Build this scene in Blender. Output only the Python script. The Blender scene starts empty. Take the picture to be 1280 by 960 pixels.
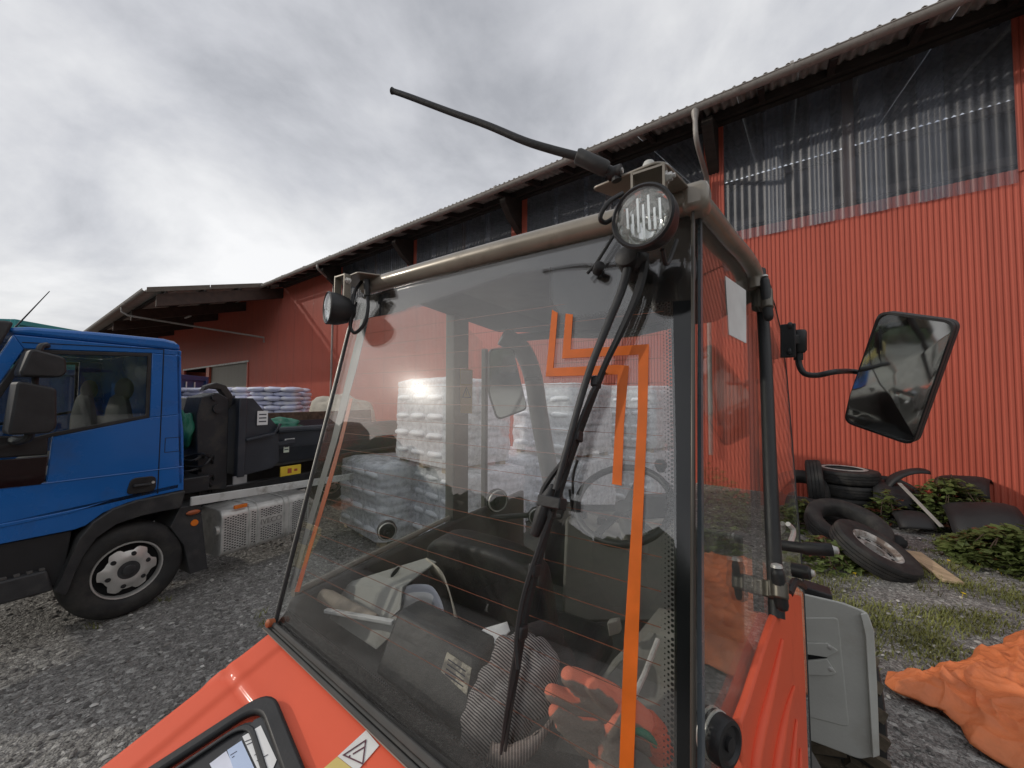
import bpy, bmesh, math, random
from math import sin, cos, pi, radians, tan, sqrt, atan2
from mathutils import Vector as V, Matrix, noise
random.seed(7)
SC = bpy.context.scene
COL = SC.collection

# ------------------------------------------------------------------ camera
FP, PITCH, ROLL = 470.0, radians(2.3), radians(0.4)
CAM = V((0, 0, 1.95))
FW = V((0, cos(PITCH), sin(PITCH)))
_r0, _u0 = V((1, 0, 0)), V((0, -sin(PITCH), cos(PITCH)))
RT = _r0 * cos(ROLL) + _u0 * sin(ROLL)
UP = _u0 * cos(ROLL) - _r0 * sin(ROLL)
cd = bpy.data.cameras.new('camera')
cam = bpy.data.objects.new('camera', cd)
COL.objects.link(cam)
cam.matrix_world = Matrix(((RT.x, UP.x, -FW.x, CAM.x), (RT.y, UP.y, -FW.y, CAM.y), (RT.z, UP.z, -FW.z, CAM.z), (0, 0, 0, 1)))
cd.sensor_width = 36
cd.lens = 36 * FP / 1280
cd.clip_start, cd.clip_end = 0.02, 3000
SC.camera = cam

# ------------------------------------------------------------------ sky and sun
SUN = V((-0.92, -0.04, 0.39)).normalized()
W = bpy.data.worlds.new('World')
SC.world = W
W.use_nodes = True
nt = W.node_tree
nt.nodes.clear()
def wn(t, **k):
    n = nt.nodes.new(t)
    for a, b in k.items(): setattr(n, a, b)
    return n
wl = nt.links.new
out = wn('ShaderNodeOutputWorld'); bg = wn('ShaderNodeBackground')
sky = wn('ShaderNodeTexSky', sky_type='NISHITA', sun_disc=False)
sky.sun_elevation = math.asin(SUN.z); sky.sun_rotation = atan2(SUN.x, SUN.y)
sky.air_density = 1.0; sky.dust_density = 2.5
tc = wn('ShaderNodeTexCoord')
sep = wn('ShaderNodeSeparateXYZ'); wl(tc.outputs['Generated'], sep.inputs[0])
mx = wn('ShaderNodeMath', operation='MAXIMUM'); wl(sep.outputs['Z'], mx.inputs[0]); mx.inputs[1].default_value = 0.0
ad = wn('ShaderNodeMath', operation='ADD'); wl(mx.outputs[0], ad.inputs[0]); ad.inputs[1].default_value = 0.42
dx = wn('ShaderNodeMath', operation='DIVIDE'); wl(sep.outputs['X'], dx.inputs[0]); wl(ad.outputs[0], dx.inputs[1])
dy = wn('ShaderNodeMath', operation='DIVIDE'); wl(sep.outputs['Y'], dy.inputs[0]); wl(ad.outputs[0], dy.inputs[1])
cmb = wn('ShaderNodeCombineXYZ'); wl(dx.outputs[0], cmb.inputs[0]); wl(dy.outputs[0], cmb.inputs[1])
def cloudnoise(scale, detail, rough, off, dist=0.0):
    mp = wn('ShaderNodeMapping'); wl(cmb.outputs[0], mp.inputs[0]); mp.inputs['Location'].default_value = off
    n = wn('ShaderNodeTexNoise'); wl(mp.outputs[0], n.inputs['Vector'])
    n.inputs['Scale'].default_value = scale; n.inputs['Detail'].default_value = detail
    n.inputs['Roughness'].default_value = rough; n.inputs['Distortion'].default_value = dist
    return n.outputs[0]
n1 = cloudnoise(1.7, 10, 0.56, (3.1, 1.7, 0.4), 0.25)
n2 = cloudnoise(0.8, 4, 0.5, (7.3, 2.2, 1.9), 0.2)
av = wn('ShaderNodeMath', operation='MULTIPLY_ADD'); wl(n1, av.inputs[0]); av.inputs[1].default_value = 0.6
m2 = wn('ShaderNodeMath', operation='MULTIPLY'); wl(n2, m2.inputs[0]); m2.inputs[1].default_value = 0.4
wl(m2.outputs[0], av.inputs[2])
rp = wn('ShaderNodeValToRGB'); wl(av.outputs[0], rp.inputs[0])
e = rp.color_ramp.elements
e[0].position = 0.39; e[0].color = (2.5, 2.56, 2.75, 1)
e[1].position = 0.60; e[1].color = (5.7, 5.68, 5.7, 1)
k = e.new(0.46); k.color = (3.6, 3.65, 3.85, 1)
k = e.new(0.53); k.color = (4.7, 4.72, 4.8, 1)
mix = wn('ShaderNodeMix', data_type='RGBA'); mix.inputs[0].default_value = 0.93
wl(sky.outputs[0], mix.inputs[6]); wl(rp.outputs[0], mix.inputs[7])
wl(mix.outputs[2], bg.inputs[0]); bg.inputs[1].default_value = 0.1
wl(bg.outputs[0], out.inputs[0])

sl = bpy.data.lights.new('sun', 'SUN')
sl.energy = 0.7; sl.angle = radians(1.1); sl.color = (1, 0.93, 0.83)
so = bpy.data.objects.new('sun', sl); COL.objects.link(so)
so.rotation_euler = (-SUN).to_track_quat('-Z', 'Y').to_euler()
SC.view_settings.view_transform = 'Standard'
SC.view_settings.look = 'None'
SC.view_settings.exposure = 0.78
SC.view_settings.gamma = 1.0
SC.cycles.transparent_max_bounces = 40
SC.cycles.max_bounces = 12
SC.cycles.glossy_bounces = 6

# ------------------------------------------------------------------ placing helpers
def ray(u, v): return FW + RT * ((u - 640) / FP) - UP * ((v - 480) / FP)
def hit(u, v, P, N):
    d = ray(u, v)
    return CAM + d * ((P - CAM).dot(N) / d.dot(N))
def at(u, v, Y):
    d = ray(u, v)
    return CAM + d * (Y / d.y)
def gnd(u, v, z=0.0): return hit(u, v, V((0, 0, z)), V((0, 0, 1)))

# ------------------------------------------------------------------ materials
MATS = {}
def newmat(name):
    m = bpy.data.materials.new(name); m.use_nodes = True; m.node_tree.nodes.clear()
    return m, m.node_tree
def mat(name, col, rough=0.5, metal=0.0, nscale=8.0, amt=0.15, bump=0.0, bscale=None, spec=0.5, dirt=None, dscale=3.0, dlev=(0.52, 0.7), coat=0.0, wave=None, trans=0.0, stretch=None):
    """principled paint with colour mottling, roughness variation, optional dirt and relief"""
    if name in MATS: return MATS[name]
    m, t = newmat(name)
    N = t.nodes.new; L = t.links.new
    o = N('ShaderNodeOutputMaterial'); b = N('ShaderNodeBsdfPrincipled'); L(b.outputs[0], o.inputs[0])
    co = N('ShaderNodeTexCoord'); src = co.outputs['Object']
    if stretch:
        mp = N('ShaderNodeMapping'); L(src, mp.inputs[0]); mp.inputs['Scale'].default_value = stretch; src = mp.outputs[0]
    n = N('ShaderNodeTexNoise'); L(src, n.inputs['Vector']); n.inputs['Scale'].default_value = nscale; n.inputs['Detail'].default_value = 6
    r = N('ShaderNodeMapRange'); L(n.outputs[0], r.inputs[0]); r.inputs[1].default_value = 0.3; r.inputs[2].default_value = 0.7
    r.inputs[3].default_value = 1 - amt; r.inputs[4].default_value = 1 + amt
    mul = N('ShaderNodeVectorMath'); mul.operation = 'SCALE'; mul.inputs[0].default_value = col[:3]; L(r.outputs[0], mul.inputs['Scale'])
    c = mul.outputs[0]
    if wave:
        ws, wc, wdir = wave
        wv = N('ShaderNodeTexWave'); L(co.outputs['Object'], wv.inputs['Vector']); wv.inputs['Scale'].default_value = ws; wv.bands_direction = wdir
        wv.inputs['Distortion'].default_value = 0.6; wv.inputs['Detail'].default_value = 1
        wr = N('ShaderNodeMapRange'); L(wv.outputs['Fac'], wr.inputs[0]); wr.inputs[1].default_value = 0.4; wr.inputs[2].default_value = 0.6
        mm = N('ShaderNodeMix'); mm.data_type = 'RGBA'; L(wr.outputs[0], mm.inputs[0]); L(c, mm.inputs[6]); mm.inputs[7].default_value = (*wc, 1)
        c = mm.outputs[2]
    rr = N('ShaderNodeMapRange'); L(n.outputs[0], rr.inputs[0]); rr.inputs[3].default_value = max(0, rough - 0.12); rr.inputs[4].default_value = min(1, rough + 0.12)
    ro = rr.outputs[0]
    if dirt:
        d = N('ShaderNodeTexNoise'); L(src, d.inputs['Vector']); d.inputs['Scale'].default_value = dscale; d.inputs['Detail'].default_value = 9; d.inputs['Roughness'].default_value = 0.65
        dr = N('ShaderNodeMapRange'); L(d.outputs[0], dr.inputs[0]); dr.inputs[1].default_value = dlev[0]; dr.inputs[2].default_value = dlev[1]
        dr.inputs[4].default_value = 0.85
        mm = N('ShaderNodeMix'); mm.data_type = 'RGBA'; L(dr.outputs[0], mm.inputs[0]); L(c, mm.inputs[6]); mm.inputs[7].default_value = (*dirt, 1)
        c = mm.outputs[2]
        mr = N('ShaderNodeMix'); L(dr.outputs[0], mr.inputs[0]); L(ro, mr.inputs[2]); mr.inputs[3].default_value = 0.85
        ro = mr.outputs[0]
    L(c, b.inputs['Base Color']); L(ro, b.inputs['Roughness'])
    b.inputs['Metallic'].default_value = metal
    b.inputs['Specular IOR Level'].default_value = spec
    b.inputs['Coat Weight'].default_value = coat
    b.inputs['Coat Roughness'].default_value = 0.08
    if bump:
        bn = N('ShaderNodeTexNoise'); L(src, bn.inputs['Vector']); bn.inputs['Scale'].default_value = bscale or nscale * 4; bn.inputs['Detail'].default_value = 5
        bp = N('ShaderNodeBump'); L(bn.outputs[0], bp.inputs['Height']); bp.inputs['Strength'].default_value = bump; bp.inputs['Distance'].default_value = 0.02
        L(bp.outputs[0], b.inputs['Normal'])
    if trans:
        ts = N('ShaderNodeBsdfTranslucent'); L(c, ts.inputs[0])
        ms = N('ShaderNodeMixShader'); ms.inputs[0].default_value = trans; L(b.outputs[0], ms.inputs[1]); L(ts.outputs[0], ms.inputs[2]); L(ms.outputs[0], o.inputs[0])
    MATS[name] = m
    return m

def glass(name, tint=(0.86, 0.9, 0.88), f0=0.045, rough=0.0, dust=0.03, dustcol=(0.5, 0.47, 0.42), dscale=2.0, dmax=None, halo=0.0):
    """thin pane: each face mirrors by Schlick, lets the rest through, carries a film of dust"""
    m, t = newmat(name); N = t.nodes.new; L = t.links.new
    o = N('ShaderNodeOutputMaterial')
    tr = N('ShaderNodeBsdfTransparent'); tr.inputs[0].default_value = (*tint, 1)
    gl = N('ShaderNodeBsdfGlossy'); gl.inputs['Roughness'].default_value = rough; gl.inputs[0].default_value = (1, 1, 1, 1)
    lw = N('ShaderNodeLayerWeight'); lw.inputs[0].default_value = 0.5
    pw = N('ShaderNodeMath'); pw.operation = 'POWER'; L(lw.outputs['Facing'], pw.inputs[0]); pw.inputs[1].default_value = 5
    mr = N('ShaderNodeMapRange'); L(pw.outputs[0], mr.inputs[0]); mr.inputs[3].default_value = f0; mr.inputs[4].default_value = 1
    ms = N('ShaderNodeMixShader'); L(mr.outputs[0], ms.inputs[0]); L(tr.outputs[0], ms.inputs[1]); L(gl.outputs[0], ms.inputs[2])
    if halo:
        g2 = N('ShaderNodeBsdfGlossy'); g2.inputs['Roughness'].default_value = 0.16; mg = N('ShaderNodeMixShader'); mg.inputs[0].default_value = halo
        L(gl.outputs[0], mg.inputs[1]); L(g2.outputs[0], mg.inputs[2]); L(mg.outputs[0], ms.inputs[2])
    df = N('ShaderNodeBsdfDiffuse'); df.inputs[0].default_value = (*dustcol, 1)
    co = N('ShaderNodeTexCoord'); n = N('ShaderNodeTexNoise'); L(co.outputs['Object'], n.inputs['Vector']); n.inputs['Scale'].default_value = dscale; n.inputs['Detail'].default_value = 10; n.inputs['Roughness'].default_value = 0.7
    dr = N('ShaderNodeMapRange'); L(n.outputs[0], dr.inputs[0]); dr.inputs[1].default_value = 0.35; dr.inputs[2].default_value = 0.75
    dr.inputs[3].default_value = dust * 0.4; dr.inputs[4].default_value = dmax if dmax else dust * 2
    m3 = N('ShaderNodeMixShader'); L(dr.outputs[0], m3.inputs[0]); L(ms.outputs[0], m3.inputs[1]); L(df.outputs[0], m3.inputs[2])
    L(m3.outputs[0], o.inputs[0])
    MATS[name] = m
    return m

RED = mat('red_sheet_paint', (0.54, 0.115, 0.072), 0.5, nscale=1.3, amt=0.12, dirt=(0.36, 0.085, 0.06), dscale=1.1, dlev=(0.5, 0.95), bump=0.02, stretch=(1, 1, 0.18))
DREAM = mat('dark_stained_timber', (0.035, 0.026, 0.022), 0.8, nscale=5, amt=0.35, bump=0.2, stretch=(1, 1, 3))
FIBRE = mat('grey_fibre_cement', (0.40, 0.385, 0.36), 0.9, nscale=5, amt=0.2, dirt=(0.2, 0.2, 0.17), dscale=2, bump=0.15)
ZINC = mat('weathered_zinc', (0.36, 0.335, 0.31), 0.5, metal=0.2, nscale=4, amt=0.2, dirt=(0.2, 0.18, 0.16), dscale=4)
SHUT = mat('grey_shutter', (0.28, 0.27, 0.24), 0.6, nscale=3, amt=0.1)
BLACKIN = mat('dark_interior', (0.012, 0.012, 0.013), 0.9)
ORANGE = mat('orange_red_paint', (0.82, 0.125, 0.058), 0.56, spec=0.35, nscale=3, amt=0.06, coat=0.06, dirt=(0.55, 0.12, 0.07), dscale=5, dlev=(0.58, 0.9), bump=0.015, bscale=60)
BLUE = mat('blue_cab_paint', (0.012, 0.135, 0.46), 0.25, nscale=2, amt=0.08, coat=0.6, dirt=(0.03, 0.07, 0.16), dscale=3, dlev=(0.55, 1.0))
BLK = mat('black_plastic', (0.018, 0.018, 0.019), 0.5, nscale=12, amt=0.3, bump=0.05, bscale=120, dirt=(0.06, 0.056, 0.05), dscale=6, dlev=(0.55, 0.95))
GRYPL = mat('dark_grey_plastic', (0.035, 0.036, 0.038), 0.55, nscale=10, amt=0.25, bump=0.08, bscale=90, dirt=(0.085, 0.08, 0.07), dscale=5, dlev=(0.5, 0.9))
RUB = mat('tyre_rubber', (0.022, 0.022, 0.022), 0.75, nscale=9, amt=0.3, bump=0.1, dirt=(0.075, 0.068, 0.058), dscale=7, dlev=(0.45, 0.85))
MUDRUB = mat('muddy_rubber', (0.12, 0.095, 0.065), 0.9, nscale=14, amt=0.4, bump=0.3)
STEEL = mat('brushed_steel', (0.62, 0.61, 0.58), 0.4, metal=0.45, nscale=12, amt=0.15, dirt=(0.22, 0.2, 0.18), dscale=9, dlev=(0.55, 0.9))
ALU = mat('pale_aluminium', (0.62, 0.61, 0.58), 0.42, metal=0.6, nscale=8, amt=0.12, dirt=(0.3, 0.28, 0.25), dscale=5, dlev=(0.5, 0.9))
WHITEMET = mat('white_painted_metal', (0.62, 0.62, 0.6), 0.5, nscale=5, amt=0.1, dirt=(0.25, 0.23, 0.2), dscale=6)
TAUPE = mat('taupe_frame_paint', (0.27, 0.24, 0.195), 0.36, metal=0.25, nscale=9, amt=0.15, coat=0.35, dirt=(0.13, 0.11, 0.085), dscale=14, dlev=(0.55, 0.9))
BINM = mat('slate_container_paint', (0.030, 0.035, 0.045), 0.45, nscale=4, amt=0.25, dirt=(0.10, 0.085, 0.07), dscale=4, dlev=(0.55, 0.95))
RUST = mat('rusty_steel', (0.10, 0.065, 0.045), 0.85, nscale=14, amt=0.5, bump=0.2)
CABIN = mat('grey_cab_lining', (0.11, 0.107, 0.10), 0.8, nscale=6, amt=0.25, dirt=(0.1, 0.092, 0.08), dscale=5, bump=0.1)
GREYG = mat('grey_green_moulding', (0.22, 0.215, 0.19), 0.7, nscale=5, amt=0.15, dirt=(0.27, 0.26, 0.22), dscale=9, dlev=(0.6, 0.72), bump=0.08)
SEATM = mat('black_seat_vinyl', (0.02, 0.02, 0.021), 0.55, nscale=7, amt=0.3, bump=0.15, dirt=(0.06, 0.055, 0.05), dscale=4)
FENDM = mat('grey_mudguard_plastic', (0.55, 0.55, 0.51), 0.55, nscale=3, amt=0.1, dirt=(0.36, 0.32, 0.26), dscale=3.5, dlev=(0.5, 0.85), bump=0.06, bscale=70)
WHITE = mat('white_paper', (0.80, 0.80, 0.79), 0.8, nscale=5, amt=0.04, bump=0.03)
BLUEPAPER = mat('pale_blue_paper', (0.52, 0.62, 0.82), 0.7, nscale=5, amt=0.08)
INK = mat('dark_print', (0.05, 0.05, 0.07), 0.8)
YEL = mat('yellow_sticker', (0.75, 0.52, 0.04), 0.5, amt=0.1)
AMBER = mat('amber_lens', (0.8, 0.2, 0.02), 0.2, coat=0.4)
REDP = mat('red_plastic', (0.5, 0.03, 0.03), 0.4)
TAPE = mat('orange_tape', (0.78, 0.17, 0.012), 0.45, nscale=20, amt=0.12, trans=0.25)
GREENT = mat('green_tarpaulin', (0.012, 0.14, 0.085), 0.55, nscale=6, amt=0.25, bump=0.3, bscale=15)
TARPM = mat('orange_tarpaulin', (0.80, 0.235, 0.085), 0.5, nscale=5, amt=0.14, bump=0.35, bscale=30, dirt=(0.62, 0.22, 0.10), dscale=4, dlev=(0.5, 0.85), trans=0.1)
BEIGE = mat('beige_cover', (0.45, 0.41, 0.34), 0.8, nscale=5, amt=0.2, bump=0.3)
SACKM = mat('pale_lilac_sack', (0.60, 0.62, 0.78), 0.5, nscale=3, amt=0.12, bump=0.2, bscale=14, dirt=(0.74, 0.74, 0.78), dscale=3.2, dlev=(0.48, 0.58))
SACKW = mat('white_sack', (0.82, 0.83, 0.87), 0.5, nscale=3, amt=0.10, bump=0.25, bscale=16, dirt=(0.45, 0.48, 0.62), dscale=4, dlev=(0.56, 0.66))
FILM = glass('stretch_film', (0.94, 0.95, 0.96), 0.05, 0.15, 0.72, (0.90, 0.91, 0.95), 9.0, 0.9)
WOOD = mat('weathered_pallet_wood', (0.34, 0.27, 0.19), 0.85, nscale=8, amt=0.3, bump=0.2, stretch=(1, 1, 4))
PLANKM = mat('pale_plank_wood', (0.50, 0.38, 0.24), 0.8, nscale=8, amt=0.25, bump=0.2, stretch=(6, 1, 1))
GLASSR = glass('rear_window_glass', (0.975, 0.98, 0.98), 0.068, 0.0, 0.006, (0.55, 0.5, 0.44), 3.0, 0.03, halo=0.04)
GLASSS = glass('side_window_glass', (0.95, 0.965, 0.955), 0.045, 0.0, 0.012, (0.45, 0.42, 0.36), 2.5, 0.04)
GLASST = glass('truck_window_glass', (0.84, 0.86, 0.86), 0.075, 0.0, 0.01)
GLASSL = glass('lamp_glass', (0.96, 0.97, 0.97), 0.05, 0.03, 0.04, (0.7, 0.7, 0.68), 9)
PLASTIC = glass('clear_corrugated_plastic', (0.74, 0.77, 0.82), 0.026, 0.36, 0.15, (0.40, 0.42, 0.49), 1.2, 0.30)
FRIT = mat('black_glass_print', (0.008, 0.008, 0.009), 0.08, amt=0.1)
MIRR = mat('mirror_silver', (0.80, 0.81, 0.80), 0.02, metal=1.0, amt=0.02)
CHROME = mat('lamp_reflector', (0.85, 0.85, 0.83), 0.12, metal=1.0, amt=0.05)
GLOVEO = mat('coral_knit', (0.80, 0.16, 0.07), 0.85, nscale=20, amt=0.15, bump=0.5, bscale=160)
GLOVEG = mat('grey_latex_coating', (0.14, 0.12, 0.10), 0.8, nscale=20, amt=0.25, bump=0.4, bscale=90)
CUFFG = mat('green_cuff_knit', (0.03, 0.22, 0.13), 0.85, nscale=30, bump=0.3)
CAPM = mat('striped_cap_cloth', (0.34, 0.315, 0.305), 0.9, nscale=10, amt=0.15, bump=0.15, wave=(85.0, (0.028, 0.024, 0.028), 'DIAGONAL'))
BANDM = mat('pinkish_cap_band', (0.30, 0.24, 0.21), 0.9, nscale=10, amt=0.15, bump=0.15, wave=(60.0, (0.12, 0.095, 0.085), 'X'))
BINDM = mat('grey_binder_board', (0.33, 0.33, 0.30), 0.65, nscale=4, amt=0.12, dirt=(0.13, 0.12, 0.1), dscale=5)
CREAM = mat('cream_board', (0.55, 0.5, 0.4), 0.7)
LEAF = mat('bramble_leaf', (0.14, 0.18, 0.055), 0.5, nscale=2.5, amt=0.55, trans=0.25)
LEAFR = mat('reddish_leaf', (0.16, 0.05, 0.025), 0.55, nscale=3, amt=0.4, trans=0.2)
STEM = mat('bramble_stem', (0.07, 0.045, 0.03), 0.8)
GRASS = mat('grass_blade', (0.20, 0.21, 0.06), 0.6, nscale=1.5, amt=0.5, trans=0.25)
FLOW = mat('yellow_petal', (0.80, 0.58, 0.01), 0.6)
CREAMVAN = mat('pale_yellow_paint', (0.65, 0.52, 0.16), 0.35, coat=0.4)
TEAL = mat('teal_container_paint', (0.05, 0.30, 0.30), 0.5, nscale=2, amt=0.12)
NAVY = mat('navy_container_paint', (0.02, 0.045, 0.13), 0.5, nscale=2, amt=0.2)
PLASTER = mat('pale_plaster', (0.48, 0.46, 0.42), 0.9, nscale=2, amt=0.12, bump=0.05)
PANE = mat('dark_window_pane', (0.03, 0.035, 0.04), 0.1)
ROOFT = mat('brown_roof_tiles', (0.14, 0.08, 0.06), 0.85, nscale=4, amt=0.3)
HAZEG = mat('far_foliage', (0.05, 0.075, 0.03), 0.9, nscale=1.2, amt=0.5)

def ground_material():
    m, t = newmat('gravel_ground'); N = t.nodes.new; L = t.links.new
    o = N('ShaderNodeOutputMaterial'); b = N('ShaderNodeBsdfPrincipled'); L(b.outputs[0], o.inputs[0])
    co = N('ShaderNodeTexCoord')
    v = N('ShaderNodeTexVoronoi'); L(co.outputs['Object'], v.inputs['Vector']); v.inputs['Scale'].default_value = 34
    sepc = N('ShaderNodeSeparateColor'); L(v.outputs['Color'], sepc.inputs[0])
    v2 = N('ShaderNodeTexVoronoi'); L(co.outputs['Object'], v2.inputs['Vector']); v2.inputs['Scale'].default_value = 95
    sepd = N('ShaderNodeSeparateColor'); L(v2.outputs['Color'], sepd.inputs[0])
    n = N('ShaderNodeTexNoise'); L(co.outputs['Object'], n.inputs['Vector']); n.inputs['Scale'].default_value = 0.9; n.inputs['Detail'].default_value = 6
    r1 = N('ShaderNodeValToRGB'); L(sepc.outputs[0], r1.inputs[0]); e = r1.color_ramp.elements
    e[0].color = (0.075, 0.071, 0.066, 1); e[1].color = (0.46, 0.45, 0.42, 1); e[1].position = 1.0
    k = e.new(0.72); k.color = (0.17, 0.162, 0.15, 1)
    r2 = N('ShaderNodeValToRGB'); L(sepd.outputs[1], r2.inputs[0]); e = r2.color_ramp.elements
    e[0].color = (0.05, 0.047, 0.044, 1); e[1].color = (0.34, 0.33, 0.305, 1)
    mx = N('ShaderNodeMix'); mx.data_type = 'RGBA'; mx.inputs[0].default_value = 0.5; L(r1.outputs[0], mx.inputs[6]); L(r2.outputs[0], mx.inputs[7])
    nr = N('ShaderNodeMapRange'); L(n.outputs[0], nr.inputs[0]); nr.inputs[1].default_value = 0.3; nr.inputs[2].default_value = 0.7; nr.inputs[3].default_value = 1.0; nr.inputs[4].default_value = 1.75
    sc = N('ShaderNodeVectorMath'); sc.operation = 'SCALE'; L(mx.outputs[2], sc.inputs[0]); L(nr.outputs[0], sc.inputs['Scale'])
    L(sc.outputs[0], b.inputs['Base Color']); b.inputs['Roughness'].default_value = 0.85
    h1 = N('ShaderNodeMath'); h1.operation = 'MULTIPLY_ADD'; L(v2.outputs['Distance'], h1.inputs[0]); h1.inputs[1].default_value = -0.5; L(v.outputs['Distance'], h1.inputs[2])
    bp = N('ShaderNodeBump'); L(h1.outputs[0], bp.inputs['Height']); bp.inputs['Strength'].default_value = 0.9; bp.inputs['Distance'].default_value = 0.02; bp.invert = True
    L(bp.outputs[0], b.inputs['Normal'])
    return m
GROUND = ground_material()
STONE = mat('pale_stone', (0.30, 0.29, 0.27), 0.85, nscale=30, amt=0.2, bump=0.15)
_t = STONE.node_tree; _g = _t.nodes.new('ShaderNodeNewGeometry'); _r = _t.nodes.new('ShaderNodeValToRGB'); _t.links.new(_g.outputs['Random Per Island'], _r.inputs[0])
_e = _r.color_ramp.elements; _e[0].color = (.09, .085, .08, 1); _e[1].color = (.62, .60, .56, 1); _k = _e.new(.6); _k.color = (.2, .19, .175, 1); _k = _e.new(.88); _k.color = (.34, .33, .30, 1)
_b = [n for n in _t.nodes if n.type == 'BSDF_PRINCIPLED'][0]; _t.links.new(_r.outputs[0], _b.inputs['Base Color'])

# ------------------------------------------------------------------ mesh builder
def frame_of(d):
    d = d.normalized()
    a = V((0, 0, 1)) if abs(d.z) < 0.95 else V((1, 0, 0))
    x = a.cross(d).normalized()
    return x, d.cross(x).normalized(), d

class MB:
    def __init__(s): s.v = []; s.f = []; s.m = []; s.cm = 0
    def add(s, vs, fs):
        o = len(s.v); s.v += [V(p) for p in vs]; s.f += [tuple(i + o for i in f) for f in fs]; s.m += [s.cm] * len(fs); return s
    def box(s, c, size, ax=None):
        c = V(c); X, Y, Z = ax if ax else (V((1, 0, 0)), V((0, 1, 0)), V((0, 0, 1)))
        hx, hy, hz = X * (size[0] / 2), Y * (size[1] / 2), Z * (size[2] / 2)
        p = [c + hx * i + hy * j + hz * k for k in (-1, 1) for j in (-1, 1) for i in (-1, 1)]
        return s.add(p, [(0, 2, 3, 1), (4, 5, 7, 6), (0, 1, 5, 4), (2, 6, 7, 3), (0, 4, 6, 2), (1, 3, 7, 5)])
    def beam(s, p0, p1, w, h, up=V((0, 0, 1))):
        p0, p1 = V(p0), V(p1); d = (p1 - p0); L = d.length; d.normalize()
        x = d.cross(up).normalized(); y = x.cross(d).normalized()
        return s.box((p0 + p1) / 2, (w, L, h), (x, d, y))
    def tube(s, pts, r, seg=10, cap=True):
        pts = [V(p) for p in pts]; n = len(pts)
        rr = r if isinstance(r, (list, tuple)) else [r] * n
        t0 = (pts[1] - pts[0]).normalized(); x, y, _ = frame_of(t0); vs = []
        for i, p in enumerate(pts):
            t = (pts[min(i + 1, n - 1)] - pts[max(i - 1, 0)]).normalized()
            x = (x - t * x.dot(t)).normalized(); y = t.cross(x)
            for k in range(seg):
                a = 2 * pi * k / seg; vs.append(p + x * (rr[i] * cos(a)) + y * (rr[i] * sin(a)))
        fs = [(i * seg + k, i * seg + (k + 1) % seg, (i + 1) * seg + (k + 1) % seg, (i + 1) * seg + k) for i in range(n - 1) for k in range(seg)]
        if cap: fs += [tuple(range(seg - 1, -1, -1)), tuple((n - 1) * seg + k for k in range(seg))]
        return s.add(vs, fs)
    def lathe(s, prof, org, axis, seg=24, close=False, caps=True):
        """prof: (radius, height along axis)"""
        org = V(org); x, y, z = frame_of(V(axis)); vs = []
        for r, h in prof:
            for k in range(seg):
                a = 2 * pi * k / seg; vs.append(org + x * (r * cos(a)) + y * (r * sin(a)) + z * h)
        n = len(prof); R = range(n if close else n - 1)
        fs = [(i * seg + k, i * seg + (k + 1) % seg, ((i + 1) % n) * seg + (k + 1) % seg, ((i + 1) % n) * seg + k) for i in R for k in range(seg)]
        if not close and caps:
            if prof[0][0] > 1e-4: fs.append(tuple(range(seg - 1, -1, -1)))
            if prof[-1][0] > 1e-4: fs.append(tuple((n - 1) * seg + k for k in range(seg)))
        return s.add(vs, fs)
    def prism(s, poly, ext):
        poly = [V(p) for p in poly]; n = len(poly); ext = V(ext)
        return s.add(poly + [p + ext for p in poly], [tuple(range(n - 1, -1, -1)), tuple(range(n, 2 * n))] + [(i, (i + 1) % n, n + (i + 1) % n, n + i) for i in range(n)])
    def ring(s, outer, inner, ext):
        """frame between two loops of equal length, given depth"""
        n = len(outer); ext = V(ext); o = [V(p) for p in outer]; q = [V(p) for p in inner]
        vs = o + q + [p + ext for p in o] + [p + ext for p in q]; fs = []
        for i in range(n):
            j = (i + 1) % n
            fs += [(i, j, n + j, n + i), (2 * n + j, 2 * n + i, 3 * n + i, 3 * n + j), (i, 2 * n + i, 2 * n + j, j), (n + i, n + j, 3 * n + j, 3 * n + i)]
        return s.add(vs, fs)
    def grid(s, fn, nu, nv):
        vs = [fn(i / nu, j / nv) for j in range(nv + 1) for i in range(nu + 1)]
        return s.add(vs, [(j * (nu + 1) + i, j * (nu + 1) + i + 1, (j + 1) * (nu + 1) + i + 1, (j + 1) * (nu + 1) + i) for j in range(nv) for i in range(nu)])
    def ellip(s, c, r, ax=None, seg=16, rings=10, wob=0.0, ws=3.0, seed=0.0):
        c = V(c); X, Y, Z = ax if ax else (V((1, 0, 0)), V((0, 1, 0)), V((0, 0, 1))); vs = []
        for j in range(rings + 1):
            th = pi * j / rings
            for k in range(seg):
                a = 2 * pi * k / seg; d = V((sin(th) * cos(a), sin(th) * sin(a), cos(th)))
                w = 1 + wob * noise.noise(d * ws + V((seed, seed * 1.7, 0)))
                vs.append(c + X * (d.x * r[0] * w) + Y * (d.y * r[1] * w) + Z * (d.z * r[2] * w))
        return s.add(vs, [(j * seg + k, j * seg + (k + 1) % seg, (j + 1) * seg + (k + 1) % seg, (j + 1) * seg + k) for j in range(rings) for k in range(seg)])
    def mesh(s, name, mats, org=V((0, 0, 0)), smooth=None):
        me = bpy.data.meshes.new(name)
        me.from_pydata([tuple(p - org) for p in s.v], [], s.f)
        for m in (mats if isinstance(mats, (list, tuple)) else [mats]): me.materials.append(m)
        if isinstance(mats, (list, tuple)): me.polygons.foreach_set('material_index', s.m)
        bm = bmesh.new(); bm.from_mesh(me)
        bmesh.ops.remove_doubles(bm, verts=bm.verts, dist=1e-5) if len(s.v) < 3000 else None
        bmesh.ops.recalc_face_normals(bm, faces=bm.faces)
        bm.to_mesh(me); bm.free()
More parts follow.
